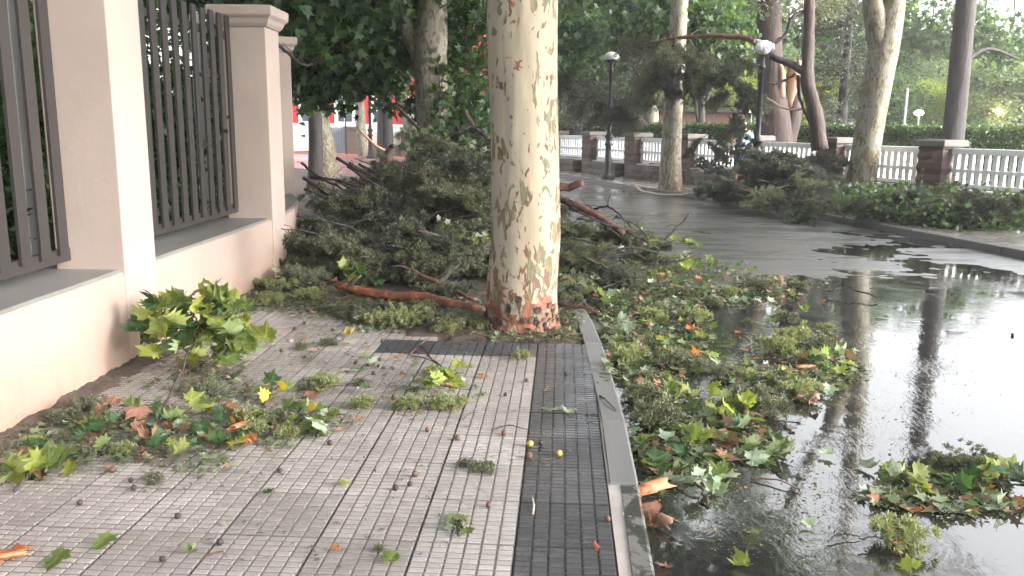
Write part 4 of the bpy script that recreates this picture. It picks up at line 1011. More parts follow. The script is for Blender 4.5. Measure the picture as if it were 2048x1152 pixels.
skin_mesh('shirt', [(0, 0, .93), (0, 0, 1.12), (0, 0, 1.32), (0, 0, 1.43), (.17, 0, 1.40), (.225, -.01, 1.22), (-.17, 0, 1.40), (-.225, 0, 1.22)], [(0, 1), (1, 2), (2, 3), (3, 4), (4, 5), (3, 6), (6, 7)], [(.185, .14), (.165, .13), (.19, .14), (.115, .1), .08, .066, .08, .066], M['shirt'], pr)
skin_mesh('shorts', [(0, 0, .93), (.10, 0, .84), (.115, 0, .56), (-.10, 0, .84), (-.12, 0, .56)], [(0, 1), (1, 2), (0, 3), (3, 4)], [(.175, .13), .11, .088, .11, .088], M['shorts'], pr)
skin_mesh('hair', [(0, .03, 1.63), (0, .035, 1.72)], [(0, 1)], [(.088, .10), (.075, .085)], M['hair'], pr)
for s in (1, -1): MB().box(s * .115 - .045, s * .115 + .045, -.19, .06, 0, .07, .02).build('shoe', M['lamp_iron'], pr)

# ------------------------------------------------------------------ cypress boughs: the heaps
KC = [bough_kit(i, (1.1, .6, .30), 330, 52, .050, .0075, M['cyp']) for i in range(4)]
KD = [bough_kit(10 + i, (1.1, .6, .34), 330, 50, .052, .008, M['cyp_dark']) for i in range(4)]
KY = [bough_kit(20 + i, (.9, .5, .22), 260, 50, .042, .0065, M['cyp_yel']) for i in range(2)]
KB = [bough_kit(30 + i, (.9, .5, .26), 240, 46, .048, .007, M['cyp_brown']) for i in range(2)]
def heap(n, fn, lab, grp, kits, sc=(.75, 1.25), seed=1):
    r = random.Random(seed)
    for i in range(n):
        x, y, z = fn(r)
        kt = r.choice(kits); cn = 'yellowish' if kt in KY else 'dark' if kt in KD else 'brownish' if kt in KB else 'grey-green'
        lb = lab.replace('grey-green', cn).replace('dark cypress', cn + ' cypress')
        if seed == 2: lb = f'{cn} cypress bough ' + ('pressed against the garden wall in the heap' if x < -1.65 else 'on the crest of the left heap' if z > .55 else 'at the near foot of the left heap' if y < 9.2 else 'in the left heap just behind the foreground trunk' if x > -.7 else 'at the far side of the left heap' if y > 11.3 else 'half way up the left heap')
        if seed == 3: lb = f'{cn} cypress bough ' + ('spilled over the kerb right of the foreground trunk' if y < 8.6 and x < 1.0 else 'at the road-side foot of the right heap' if x > 1.2 else 'on top of the right heap' if z > .15 else 'at the far side of the right heap' if y > 10.8 else 'low in the middle of the right heap')
        if seed == 4: lb = f'{cn} cypress bough ' + ('right of the leaning plane tree on the far pavement' if x > 7.3 else 'at the foot of the leaning plane tree' if x > 6.5 else 'at the far kerb left of the leaning plane tree' if y < 16.2 else 'round the foot of the taller lamp post' if x < 5.7 else 'between the taller lamp post and the leaning plane tree')
        make_bough(kt, 'cypress_bough', lb, grp, (x, y, z), r.uniform(0, 6.28), r.uniform(*sc), r.uniform(-.35, .35), r.uniform(-.45, .45))
def inpoly(x, y, poly):
    c = False; j = len(poly) - 1
    for i in range(len(poly)):
        if (poly[i][1] > y) != (poly[j][1] > y) and x < (poly[j][0] - poly[i][0]) * (y - poly[i][1]) / (poly[j][1] - poly[i][1]) + poly[i][0]: c = not c
        j = i
    return c
# heap profile on the near side: height as function of world x,y
def hz(x, y):
    ridge = math.exp(-((y - 11.2) / 2.3) ** 2) * (1.05 * math.exp(-((x + .45) / .62) ** 2) + .35 * math.exp(-((x + 1.2) / .6) ** 2) + .22 * math.exp(-((x - 1.6) / .7) ** 2) + .30 * math.exp(-((x + 1.9) / .8) ** 2))
    return ridge
polyL = [(-1.85, 8.2), (-1.6, 8.3), (-.7, 8.3), (-.3, 8.0), (-.2, 9), (-.3, 12.6), (-2.0, 12.4), (-1.8, 9.5)]
polyR = [(.4, 7.3), (.75, 7.3), (1.15, 8.2), (1.65, 9.6), (1.6, 10.8), (1.0, 12), (-.3, 12.6), (-.2, 9)]
polyM = [(-1.85, 8.1), (-.35, 7.7), (-.2, 8.9), (-1.8, 9.3)]
def samp(poly, zf):
    xs_ = [p[0] for p in poly]; ys_ = [p[1] for p in poly]
    def f(r):
        while True:
            x, y = r.uniform(min(xs_), max(xs_)), r.uniform(min(ys_), max(ys_))
            if inpoly(x, y, poly): return x, y, zf(x, y, r)
    return f
heap(74, samp(polyL, lambda x, y, r: max(.02, hz(x, y) * r.random() ** .6)), 'grey-green cypress bough in the storm heap left of the foreground trunk', 'cypress boughs heaped left of the foreground trunk', KC + KC + KD + KB[:1] + KY[:1], seed=2)
heap(50, samp(polyR, lambda x, y, r: (max(.0, hz(x, y) * r.random() ** .7) if x < .7 else -.09 + hz(x, y) * r.random())), 'grey-green cypress bough in the storm heap right of the foreground trunk', 'cypress boughs heaped right of the foreground trunk', KC + KD + KY[:1], (.40, .75), seed=3)
heap(16, samp(polyM, lambda x, y, r: r.uniform(.03, .22)), 'grey-green cypress bough at the foot of the heap behind the torn log', 'cypress boughs behind the torn log', KC + KC + KD, (.55, .8), seed=12)
# ragged front edge on the pavement
for i, (px, py, s, k) in enumerate([(570, 580, .5, 'y'), (620, 572, .6, 'c'), (830, 650, .55, 'y'), (870, 645, .45, 'c'), (905, 655, .35, 'y'), (575, 565, .42, 'c'), (625, 545, .45, 'c'), (700, 625, .3, 'c'), (745, 632, .3, 'd'), (790, 640, .34, 'y'), (930, 640, .3, 'c'), (860, 618, .3, 'y'), (955, 650, .26, 'y'), (640, 560, .5, 'd'), (600, 600, .4, 'y'), (700, 545, .6, 'c'), (750, 555, .55, 'c'), (810, 560, .5, 'd'), (860, 572, .5, 'c'), (905, 585, .42, 'c'), (935, 590, .4, 'd'), (900, 550, .6, 'c'), (845, 535, .6, 'c'), (660, 625, .3, 'c'), (1140, 600, .3, 'c'), (1150, 570, .45, 'c'), (1190, 560, .5, 'd'), (545, 600, .38, 'y'), (720, 640, .3, 'c'), (640, 545, .7, 'c'), (760, 520, .6, 'd'), (690, 515, .8, 'c'), (930, 540, .5, 'd')]):
    q = G(px, py, .02); kit = {'y': KY, 'c': KC, 'd': KD}[k]
    make_bough(random.choice(kit), 'cypress_bough', {'y': 'pale yellowish', 'c': 'grey-green', 'd': 'dark'}[k] + ' cypress bough ' + ('right of the foreground trunk by the kerb' if px > 1000 else 'in front of the torn log' if py > 605 and px > 690 else 'at the wall end of the heap edge' if px < 650 else 'behind the left half of the torn log' if px < 800 else 'behind the right half of the torn log'), 'cypress boughs at the near edge of the heap', q, random.uniform(0, 6.28), s)
# far-side heap under the leaning plane
polyF = [(4.2, 17.6), (5.2, 14.9), (6.2, 13.6), (7.6, 12.9), (8.6, 14.6), (8.2, 16.2), (6.6, 19.2), (5.4, 19.6), (4.4, 19.2)]
def zF(x, y, r): return .02 + r.random() * (.75 * math.exp(-((x - 5.95) / .65) ** 2 - ((y - 17.6) / 1.0) ** 2) + .15)
heap(64, samp(polyF, zF), 'grey-green cypress bough in the heap across the road', 'cypress boughs heaped on the far pavement', KC + KD + KD, (.6, 1.05), seed=4)
heap(26, lambda r: (5.95 + r.gauss(0, .38), 17.6 + r.gauss(0, .35), r.uniform(.2, .85)), 'dark cypress bough in the tall pile beside the taller lamp', 'boughs piled beside the taller lamp', KD + KD + KC[:1], (.55, .95), seed=14)
fr = crown_mesh('leaves', [(0, 0, .10, 1.2, .7, .16), (1.0, -.7, .06, .9, .5, .12), (-.8, .4, .1, .8, .6, .15)], 2600, M['crown_mid'], (.07, .13), True, .2)
for x, y, rz, lb in ((7.7, 15.4, .3, 'green leafy plane branch right of the leaning plane tree'), (6.6, 15.0, 2.1, 'green leafy plane branch at the foot of the leaning plane tree'), (8.3, 13.6, 4.0, 'green leafy plane branch near the right edge of the far pavement')):
    t = thing('leafy_branch', lb, 'branch', (x, y, .0), rz, 'leafy plane branches on the far pavement'); tag(ob('leaves', fr, t), kind='stuff'); MB().tube(wig([(-1.6, 0, .05), (-.6, .1, .12), (.6, -.1, .14), (1.4, -.4, .1)], .02), (.035, .01), 6).build('stem', M['bark_twig'], t)
# hanging boughs from the limb over the lamps
def hang(px, py, Y, s, lb, grp, kit=None):
    q = D(px, py, Y); t = make_bough(random.choice(kit or KC + KD), 'hanging_bough', lb, grp, q, random.uniform(0, 6.28), s, random.uniform(-.7, .7), random.uniform(.2, 1.2))
hl = [(1190, 214, 24.8, 1.2), (1240, 235, 23.6, 1.1), (1310, 150, 23, 1.4), (1290, 188, 24.6, 1.1), (1180, 190, 25.5, 1.5), (1300, 195, 22.4, 1.4), (1330, 130, 20.2, 1.2), (1350, 160, 20.2, 1.1), (1310, 170, 20.6, 1.1), (1280, 215, 23, 1.4), (1240, 225, 23.8, 1.2), (1380, 120, 20, 1.0), (1345, 105, 20.1, 1.0),
      (1420, 130, 19.8, 1.1), (1450, 160, 19.7, 1.1), (1400, 170, 19.8, .9), (1480, 190, 19.5, 1.0), (1440, 205, 19.6, .9), (1490, 140, 19.3, .9), (1465, 245, 19.5, .75), (1480, 225, 19.4, .75), (1455, 270, 19.5, .5), (1490, 300, 19.3, .6), (1420, 300, 19.6, .65), (1440, 320, 19.5, .6), (1400, 290, 19.8, .6), (1500, 330, 19.2, .6), (1405, 325, 19.8, .5), (1270, 240, 23.4, .8),
      (1135, 160, 26, 1.1), (1160, 215, 26, 1.0), (1210, 235, 24.6, .9), (1320, 100, 22, 1.4), (1215, 222, 24.6, .9), (1470, 262, 19.7, .5), (1455, 300, 19.8, .5), (1485, 262, 19.6, .45), (1475, 340, 19.8, .5), (1450, 350, 19.8, .45)]
for a in hl:
    left = a[0] < 1345
    px_, py_ = a[:2]; hang(*a, ('cypress bough hanging left of the smaller lamp post' if px_ < 1205 else 'cypress bough drooping over the smaller lamp post' if px_ < 1262 and py_ < 205 else 'cypress bough tip below the smaller lamp head' if px_ < 1285 and py_ >= 205 else 'cypress bough between the smaller lamp and the straight grey trunk' if px_ < 1325 else 'cypress bough hung across the straight grey trunk') if left else ('cypress bough dangling under the long limb left of the taller lamp' if py_ < 180 else 'cypress bough dangling before the person' if px_ > 1435 else 'cypress bough dangling low right of the straight grey trunk'), 'boughs hanging round the smaller lamp' if left else 'boughs hanging left of the taller lamp')

# ------------------------------------------------------------------ big broken limbs and branches
def branch(name, label, pts, rad, mat, twigs=0, group=None, cat='branch', jit=.01, tw_len=.35):
    P = wig([q if isinstance(q, Vector) else D(*q) for q in pts], jit, 5); base = P[0].copy()
    t = thing(name, label, cat, base, 0, group)
    MB().tube([p - base for p in P], rad, 12, .11).build('stem', mat, t, True)
    for i in range(twigs):
        k = random.randint(2, len(P) - 2); d = Vector((random.uniform(-1, 1), random.uniform(-.6, .6), random.uniform(-.3, 1))).normalized() * random.uniform(.4, 1) * tw_len
        a = P[k] - base; MB().tube(wig([a, a + d * .5, a + d + Vector((0, 0, -.05))], .008, 3), (rad[1] * .7, .003), 5).build('twig', M['bark_twig'], t, True)
    return t
branch('broken_limb', 'long reddish limb reaching left from the taller lamp head', [(1523, 92, 19.0), (1490, 76, 19.3), (1430, 72, 19.6), (1360, 76, 20.0), (1300, 85, 20.4)], (.075, .03), M['bark_branch_red'], 7, tw_len=.6)
branch('broken_limb', 'dark limb running from the lamp head down to the upright broken trunk', [(1540, 112, 18.95), (1580, 128, 18.8), (1620, 150, 18.6)], (.07, .09), M['bark_dark'], 2)
branch('broken_limb', 'upright dark red broken trunk standing in the heap right of the lamp', [(1640, 300, 18.3), (1632, 240, 18.4), (1615, 160, 18.6), (1617, 100, 18.8), (1618, 0, 19), (1612, -120, 19.2)], (.17, .10), M['bark_red'], 0)
branch('broken_limb', 'curved dark limb rising left of the upright broken trunk top', [(1617, 20, 19.0), (1585, 35, 18.9), (1570, 70, 18.9), (1545, 90, 18.9)], (.05, .03), M['bark_dark'], 3)
branch('broken_limb', 'pale bare stub crossing before the red cypress, upper one', [(1590, 148, 18.8), (1560, 165, 18.8), (1533, 167, 18.8)], (.035, .015), M['bark_twig'], 0)
branch('broken_limb', 'pale bare stub curving before the red cypress, lower one', [(1605, 218, 18.7), (1570, 217, 18.7), (1533, 195, 18.8)], (.032, .015), M['wood_pale'], 0)
branch('broken_limb', 'thin dark limb curving down beside the upright broken trunk', [(1596, 150, 18.7), (1598, 190, 18.7), (1612, 230, 18.6), (1625, 262, 18.4)], (.04, .02), M['bark_dark'], 4)
branch('torn_log', 'torn orange-red log lying across the pavement by the foreground trunk', [(674, 570, 7.35), (740, 588, 7.15), (800, 592, 7.0), (870, 600, 6.85), (965, 625, 6.6)], (.036, .050), M['log'], 2, jit=.012, tw_len=.2)
branch('fallen_branch', 'dark forked branch slanting up left of the foreground trunk', [(870, 575, 7.3), (892, 552, 7.45), (925, 520, 7.7), (978, 486, 8.0)], (.03, .02), M['bark_dark'], 3)
branch('fallen_branch', 'thin red-brown branch just behind the torn log', [(806, 533, 7.7), (850, 555, 7.4), (905, 578, 7.2), (950, 600, 6.95)], (.022, .014), M['bark_branch_red'], 2)
branch('fallen_branch', 'thick red branch sloping down right of the foreground trunk', [(1110, 393, 9.4), (1150, 410, 9.2), (1200, 435, 9.0), (1247, 467, 8.8)], (.042, .032), M['bark_branch_red'], 3)
branch('fallen_branch', 'short red-brown log end poking out right of the foreground trunk', [(1090, 372, 11.0), (1130, 375, 11.0), (1165, 366, 10.9)], (.055, .045), M['bark_branch_red'], 0)
branch('fallen_branch', 'dark red twig crossing the kerb beside the foreground trunk', [(1100, 606, 6.7), (1150, 613, 6.4), (1198, 624, 6.15)], (.018, .010), M['bark_branch_red'], 1)
branch('fallen_branch', 'thin dark branch arching over the road beyond the heap', [(1188, 418, 9.5), (1215, 413, 9.3), (1240, 430, 9.1), (1265, 458, 8.9)], (.014, .008), M['bark_dark'], 2)
branch('fallen_branch', 'dark branch in the road-side litter right of the trunk', [(1180, 535, 8.0), (1215, 514, 8.0), (1260, 507, 8.0), (1290, 518, 7.9)], (.018, .010), M['bark_dark'], 2)
branch('fallen_branch', 'thin dark branch lying at the edge of the road-side heap', [(1330, 525, 8.3), (1370, 518, 8.3), (1410, 505, 8.4)], (.014, .008), M['bark_dark'], 3)
branch('fallen_branch', 'dark slim branch with a tuft reaching over the road', [(1330, 480, 8.9), (1350, 458, 8.95), (1378, 430, 9.0)], (.012, .007), M['bark_dark'], 3, tw_len=.15)
lf = 'dark tangled branch in the heap beside the farthest cream pillar'
for i in range(15):
    x, y = random.uniform(600, 720), random.uniform(310, 400); a = random.uniform(.25, .75); ln = random.uniform(60, 150); Y = random.uniform(9.5, 11.5)
    branch('fallen_branch', lf, [(x, y, Y), (x + ln * .5, y + ln * .5 * a + random.uniform(-12, 4), Y - .1), (x + ln, y + ln * a, Y - .3)], (.020, .007), M['bark_dark'], 3, 'tangled branches beside the farthest cream pillar', tw_len=.4)
for i in range(12):
    x, y = random.uniform(640, 940), random.uniform(400, 530); a = random.uniform(-.7, .7); ln = random.uniform(60, 140); Y = 7.2 + (600 - y) / 90
    branch('fallen_branch', 'dark bare branch lying in the heap left of the foreground trunk', [(x, y, Y), (x + ln * .5, y + ln * .5 * a - 8, Y), (x + ln, y + ln * a, Y)], (.018, .008), M['bark_dark'], 3, 'bare branches in the left heap', tw_len=.3)
for i in range(9):
    x, y = random.uniform(1120, 1260), random.uniform(400, 520); a = random.uniform(-.2, .8); ln = random.uniform(50, 120); Y = 7.4 + (560 - y) / 80
    branch('fallen_branch', 'thin bare branch in the heap right of the foreground trunk', [(x, y, Y), (x + ln * .5, y + ln * .5 * a - 8, Y), (x + ln, y + ln * a, Y)], (.014, .006), M['bark_dark'], 3, 'bare branches in the right heap', tw_len=.25)
branch('fallen_branch', 'long dark branch curving in front of the forked plane', [(790, 210, 12.2), (830, 250, 12.2), (865, 275, 12.1), (905, 270, 12), (940, 240, 12)], (.025, .02), M['bark_dark'], 4)
branch('fallen_branch', 'pale barked branch hanging left of the foreground trunk', [(930, 222, 11.5), (945, 252, 11.4), (975, 275, 11.2)], (.035, .03), M['bark_twig'], 2)
branch('broken_limb', 'thin branch slanting from the second pillar toward the far pillar cap', [(548, 82, 9.2), (575, 105, 9.6), (605, 130, 10.5), (625, 128, 11)], (.02, .012), M['bark_dark'], 5, tw_len=.3)
branch('fallen_branch', 'bleached bare branch lying at the kerb by the straight grey trunk', [(1270, 368, 21.0), (1285, 382, 20.2), (1330, 390, 19.6), (1380, 388, 19.4)], (.03, .02), M['wood_pale'], 2)
branch('fallen_branch', 'thin dark branch on the puddle with a forked end', [tuple(G(1655, 583, -.06)), tuple(G(1700, 577, -.03)), tuple(G(1740, 590, -.06)), tuple(G(1758, 600, -.09))] if False else [(1655, 582, G(1655, 590, -.1).y), (1700, 576, G(1700, 590, -.1).y), (1758, 598, G(1758, 602, -.1).y)], (.010, .006), M['bark_dark'], 3, tw_len=.12)
# broken stump with its yellow strip, near the bend
st_ = thing('tree_stump', 'splintered dark stump with a pale torn strip in the middle distance', 'stump', D(775, 345, 17))
bs = st_.location.copy()
MB().tube(wig([D(772, 352, 17) - bs, D(775, 320, 17) - bs, D(782, 300, 17) - bs, D(786, 288, 17) - bs], .01, 4), (.13, .05), 10, .15).build('stump', M['bark_red'], st_, True)
MB().tube(wig([D(777, 304, 17) - bs, D(750, 290, 16.9) - bs, D(716, 257, 16.8) - bs], .005, 4), (.035, .02), 7, .1).build('torn_strip', M['cone_tan'], st_, True)
# orange log end
q = D(752, 358, 15.5); t = tag(MB().tube(wig([q + Vector((-.28, 0, 0)), q, q + Vector((.27, .1, .02))], .01, 4), (.10, .13), 12, .1).build('log', M['log'], None, True), 'orange-red bare log lying behind the heap before the stump', 'log')
q = D(815, 343, 18); t = tag(MB().lathe([(.27, -.5), (.27, -.05), (.24, .06), (.16, .14), (.0, .17)], 18, q[:]).build('bollard', M['grey_cover'], None, True), 'rounded pale grey bollard beyond the heap', 'bollard')

# ------------------------------------------------------------------ leaves
def put_leaf(x, y, z, size, col, label, group, up=.85, parent=None, name='plane_leaf', k=None, nrm=None):
    me = leaf(random.randrange(8) if k is None else k, col)
    n = Vector(nrm) if nrm else Vector((random.gauss(0, 1 - up), random.gauss(0, 1 - up), 1)); n.normalize()
    q = n.to_track_quat('Z', 'Y') @ Euler((0, 0, random.uniform(0, 6.28))).to_quaternion()
    o = ob(name, me, parent, (x, y, z), q.to_euler(), size)
    if parent is None: tag(o, label, 'leaf', group)
    return o
def surf_z(p):
    kx = np.interp(p.y, [q[1] for q in NK], [q[0] for q in NK]); return 0.0 if p.x < kx else ROADZ
def place_px(px, py):
    p = G(px, py, 0); 
    if surf_z(p) < -.01: p = G(px, py, ROADZ)
    return p
# distinct leaves: px, py, size(m), colour, label
special = [(20, 1118, .085, 'orange', 'orange plane leaf at the bottom left corner of the tiles'), (112, 1128, .085, 'fresh green', 'large green plane leaf flat on the tiles near the bottom left'), (205, 1092, .075, 'fresh green', 'green leaf beside the large one near the bottom left'),
  (480, 858, .07, 'orange', 'bright orange curled leaf among sprigs on the tiles'), (492, 885, .06, 'yellow', 'yellow-orange leaf just below the bright orange one'), (424, 883, .045, 'orange', 'small orange leaf left of the bright orange curled leaf'), (508, 888, .045, 'orange', 'small orange leaf right of the bright orange curled leaf'),
  (545, 775, .07, 'yellow', 'upright yellow leaf above the sprigs on the tiles'), (686, 971, .045, 'yellow-green', 'small yellow-green leaf alone on the tiles'), (533, 993, .04, 'dark green', 'small flat green leaf left of centre on the tiles'), (780, 1126, .06, 'fresh green', 'jagged green leaf at the bottom centre of the tiles'),
  (668, 1102, .03, 'orange', 'tiny orange leaf left of the jagged green leaf'), (385, 1105, .035, 'fresh green', 'small curled green leaf near the bottom of the tiles'), (965, 757, .05, 'orange', 'small orange leaf right of the yellow-green sprig'), (965, 797, .06, 'fresh green', 'flat green leaf right of the yellow-green sprig'),
  (700, 674, .07, 'yellow', 'long yellow leaf near the dark tile band'), (1100, 828, .075, 'pale grey-green', 'pale jagged leaf across the dark tile strip, left half'), (1132, 826, .065, 'pale grey-green', 'pale jagged leaf across the dark tile strip, right half'),
  (1650, 915, .065, 'pale grey-green', 'pale leaf floating alone on the dark wet road'), (1620, 1055, .05, 'pale grey-green', 'pale leaf floating below the lone pale one on the dark road'), (1488, 1138, .06, 'yellow-green', 'yellow-green leaf at the bottom edge of the road'), (1505, 1070, .045, 'yellow-green', 'small yellow-green leaf on the dark wet road'),
  (1330, 1140, .05, 'brown', 'brown leaf against the kerb at the bottom edge'), (1305, 1055, .06, 'brown', 'red-brown leaf beside the kerb below the curled orange piece'), (1580, 860, .04, 'brown', 'small brown leaf at the puddle edge'), (1478, 668, .05, 'orange', 'pinkish leaf on the bright puddle'), (1820, 1142, .07, 'yellow-green', 'pale yellow-green leaf at the bottom of the wet road'),
  (1730, 940, .08, 'pale grey-green', 'large pale green leaf near the right-hand sprig pile'), (1880, 945, .05, 'yellow', 'small yellow leaf atop the right-hand leaf pile'), (1110, 1018, .05, 'dark green', 'green leaf with debris on the pale tiles'), (325, 728, .05, 'brown', 'brown leaf under the big green cluster')]
special = [s for s in special if s[4] != 'green leaf with debris on the pale tiles']
for px, py, s, c, lb in special:
    p = place_px(px, py); put_leaf(p.x, p.y, p.z + .010 + s * .1, s, c, lb, None, .85, k=(4 if 'curled' in lb else None))
# scattered individual leaves: zones as pixel ellipses (cx,cy,rx,ry,n,place words)
zones = [(1330, 700, 120, 90, 46, 'on the littered road just beyond the kerb'), (1400, 880, 130, 90, 58, 'in the leaf drift on the wet road'), (1610, 760, 90, 50, 22, 'in the leaf patch between the puddles'), (1560, 620, 100, 40, 14, 'on the puddle beyond the leaf drift'),
         (1880, 985, 150, 55, 28, 'in the small pile on the road at the right'), (1380, 560, 120, 50, 28, 'at the road-side edge of the right heap'), (600, 830, 60, 40, 8, 'among the sprigs on the light tiles'), (330, 870, 170, 70, 26, 'in the debris at the foot of the garden wall'),
         (80, 950, 70, 60, 10, 'in the small leaf group by the left edge'), (760, 760, 160, 50, 8, 'on the light tiles before the trunk'), (690, 560, 140, 40, 12, 'on the near edge of the left heap'), (1740, 420, 120, 22, 14, 'on the far pavement boughs')]
colw = {'yellow-green': .17, 'fresh green': .28, 'dark green': .20, 'pale grey-green': .19, 'orange': .03, 'brown': .10, 'yellow': .03}
cw = list(colw); cww = [colw[k] for k in cw]
for cx, cy, rx, ry, n, wz in zones:
    for i in range(n):
        a = random.uniform(0, 6.28); d = math.sqrt(random.random()); px, py = cx + rx * d * math.cos(a), cy + ry * d * math.sin(a)
        p = place_px(px, py); c = random.choices(cw, cww)[0]; z = .015 + random.random() * .03
        if 'heap' in wz: z += .1
        if 'far pavement' in wz: z += .2
        put_leaf(p.x, p.y, p.z + z, random.uniform(.06, .10) if 'drift' in wz or 'beyond the kerb' in wz else random.uniform(.045, .085), c, f'{c} plane leaf {wz}', f'{c} plane leaves {wz}', .74)
# leaf sprays: a twig with its own leaves
def spray(label, c, rad, n, cols, size, up=.55, base=None, group=None, face=(0, -.25, .9)):
    t = thing('leafy_sprig', label, 'sprig', c, 0, group)
    b = Vector(base) - Vector(c) if base else Vector((0, -rad[1] * 1.2, -rad[2] * .7))
    st0 = wig([b, b * .5, Vector((0, 0, 0)), Vector((rad[0] * .4, 0, rad[2] * .5))], .008, 4); MB().tube(st0, (.008, .003), 5).build('stem', M['bark_twig'], t, True)
    for i in range(n):
        while True:
            q = Vector((random.uniform(-1, 1), random.uniform(-1, 1), random.uniform(-1, 1)))
            if q.length < 1: break
        q = Vector((q.x * rad[0], q.y * rad[1], q.z * rad[2]))
        nr = Vector(face) + Vector((random.gauss(0, up), random.gauss(0, up), random.gauss(0, up * .6)))
        put_leaf(q.x, q.y, q.z, random.uniform(*size), random.choice(cols), None, None, parent=t, name='leaf', nrm=nr)
        if i % 3 == 0: MB().tube([Vector((0, 0, 0)), q * .6 + Vector((0, 0, -.01)), q], (.0025, .0018), 4).build('twig', M['bark_twig'], t, True)
    return t
GR = ['yellow-green', 'fresh green', 'fresh green', 'dark green']; YG = ['yellow-green', 'yellow-green', 'fresh green', 'yellow-green']
spray('big cluster of fresh green plane leaves standing against the garden wall', (-1.88, 4.95, .27), (.40, .30, .22), 115, ['fresh green', 'fresh green', 'yellow-green', 'yellow-green', 'yellow-green', 'dark green'], (.08, .135), .65, (-1.78, 4.05, .02))
t = spray('single dark leaf on a bare stalk above the big green cluster', tuple(D(430, 572, 5.1)), (.02, .02, .02), 2, ['dark green', 'fresh green'], (.075, .09), .3, tuple(D(438, 640, 5.05)))
def gp(px, py, z=.03): p = place_px(px, py); return (p.x, p.y, p.z + z)
spray('yellow-green leafy sprig in the middle of the light tiles', gp(900, 770, .06), (.20, .26, .05), 16, YG, (.05, .085), .4, gp(840, 700))
spray('green leafy sprig at the left picture edge on the tiles', gp(75, 955, .06), (.16, .14, .06), 12, GR, (.06, .10), .4)
spray('green leaves lying with the pale sprigs near the orange leaf', gp(600, 850, .05), (.22, .16, .05), 13, GR, (.05, .085), .5)
spray('green leaf pair beside the twig on the light tiles', gp(640, 870, .05), (.05, .06, .04), 4, ['fresh green', 'pale grey-green'], (.07, .09), .5)
spray('leaf tangle low between the wall cluster and the tiles', gp(330, 850, .05), (.40, .25, .05), 22, GR + ['dark green', 'brown'], (.05, .09), .5)
spray('dull green leaves below the wall cluster', gp(250, 880, .04), (.25, .18, .03), 10, ['dark green', 'fresh green', 'brown'], (.05, .08), .5)
spray('small green sprig near the bottom on the pale tiles', gp(920, 1058, .025), (.06, .06, .02), 6, ['fresh green', 'dark green', 'pale grey-green'], (.025, .05), .5)
spray('green sprig with upright stem on the light tiles', gp(545, 800, .05), (.10, .12, .06), 7, ['dark green', 'fresh green', 'yellow'], (.06, .08), .5)
spray('green leaves right of the kerb beside the torn curl', gp(1400, 985, .05), (.12, .12, .06), 10, ['fresh green', 'dark green', 'pale grey-green'], (.06, .095), .5)
spray('pale green leaf spray on the wet road in the drift', gp(1545, 925, .04), (.14, .12, .03), 8, ['pale grey-green', 'pale grey-green', 'fresh green'], (.06, .09), .4)
spray('bright yellow-green spray in the road drift', gp(1440, 830, .08), (.16, .18, .07), 14, YG + ['yellow-green'], (.06, .095), .5)
spray('green spray standing in the drift near the orange leaf', gp(1370, 900, .08), (.10, .12, .07), 8, ['yellow-green', 'fresh green'], (.07, .10), .5)
spray('green spray at the edge of the far leaf patch', gp(1660, 735, .06), (.18, .22, .06), 12, GR, (.06, .09), .5)
spray('pale green leaf lying against the kerb edge', gp(1245, 670, .08), (.05, .20, .06), 6, ['pale grey-green', 'fresh green', 'pale grey-green'], (.08, .11), .5)
spray('green spray beside the kerb behind the foreground trunk', gp(1215, 620, .10), (.12, .2, .05), 8, ['fresh green', 'fresh green', 'pale grey-green'], (.07, .1), .5)
spray('yellow-green spray at the outer edge of the right heap', gp(1370, 540, .10), (.5, .4, .08), 26, ['yellow-green', 'fresh green', 'fresh green', 'pale grey-green'], (.07, .11), .5)
spray('light green spray on top of the right heap', gp(1330, 520, .22), (.4, .3, .08), 18, ['yellow-green', 'fresh green'], (.06, .10), .5)
spray('yellow-green leaf spray in the left heap beside the torn log', tuple(D(700, 545, 7.7)), (.14, .1, .10), 9, YG, (.08, .11), .5)
spray('yellow-green spray in the small pile at the right', gp(1800, 970, .06), (.10, .14, .06), 10, ['yellow-green', 'fresh green', 'pale grey-green'], (.06, .09), .5)
spray('green leaves at the right edge of the road', gp(1990, 985, .06), (.22, .12, .05), 16, ['fresh green', 'dark green', 'yellow-green'], (.06, .10), .5)
spray('dark leafy branch in the heap in front of the forked plane', tuple(D(870, 305, 11.8)), (.5, .4, .45), 60, ['dark green', 'dark green', 'fresh green'], (.09, .14), .7)
spray('climbing leaves on the forked plane trunk', tuple(D(880, 190, 13.2)), (.16, .12, .75), 46, ['dark green', 'fresh green', 'dark green'], (.09, .14), .7)
spray('green leaves scattered on top of the left heap', tuple(D(760, 440, 9.6)), (.8, .5, .18), 34, ['dark green', 'fresh green', 'fresh green'], (.07, .12), .7)

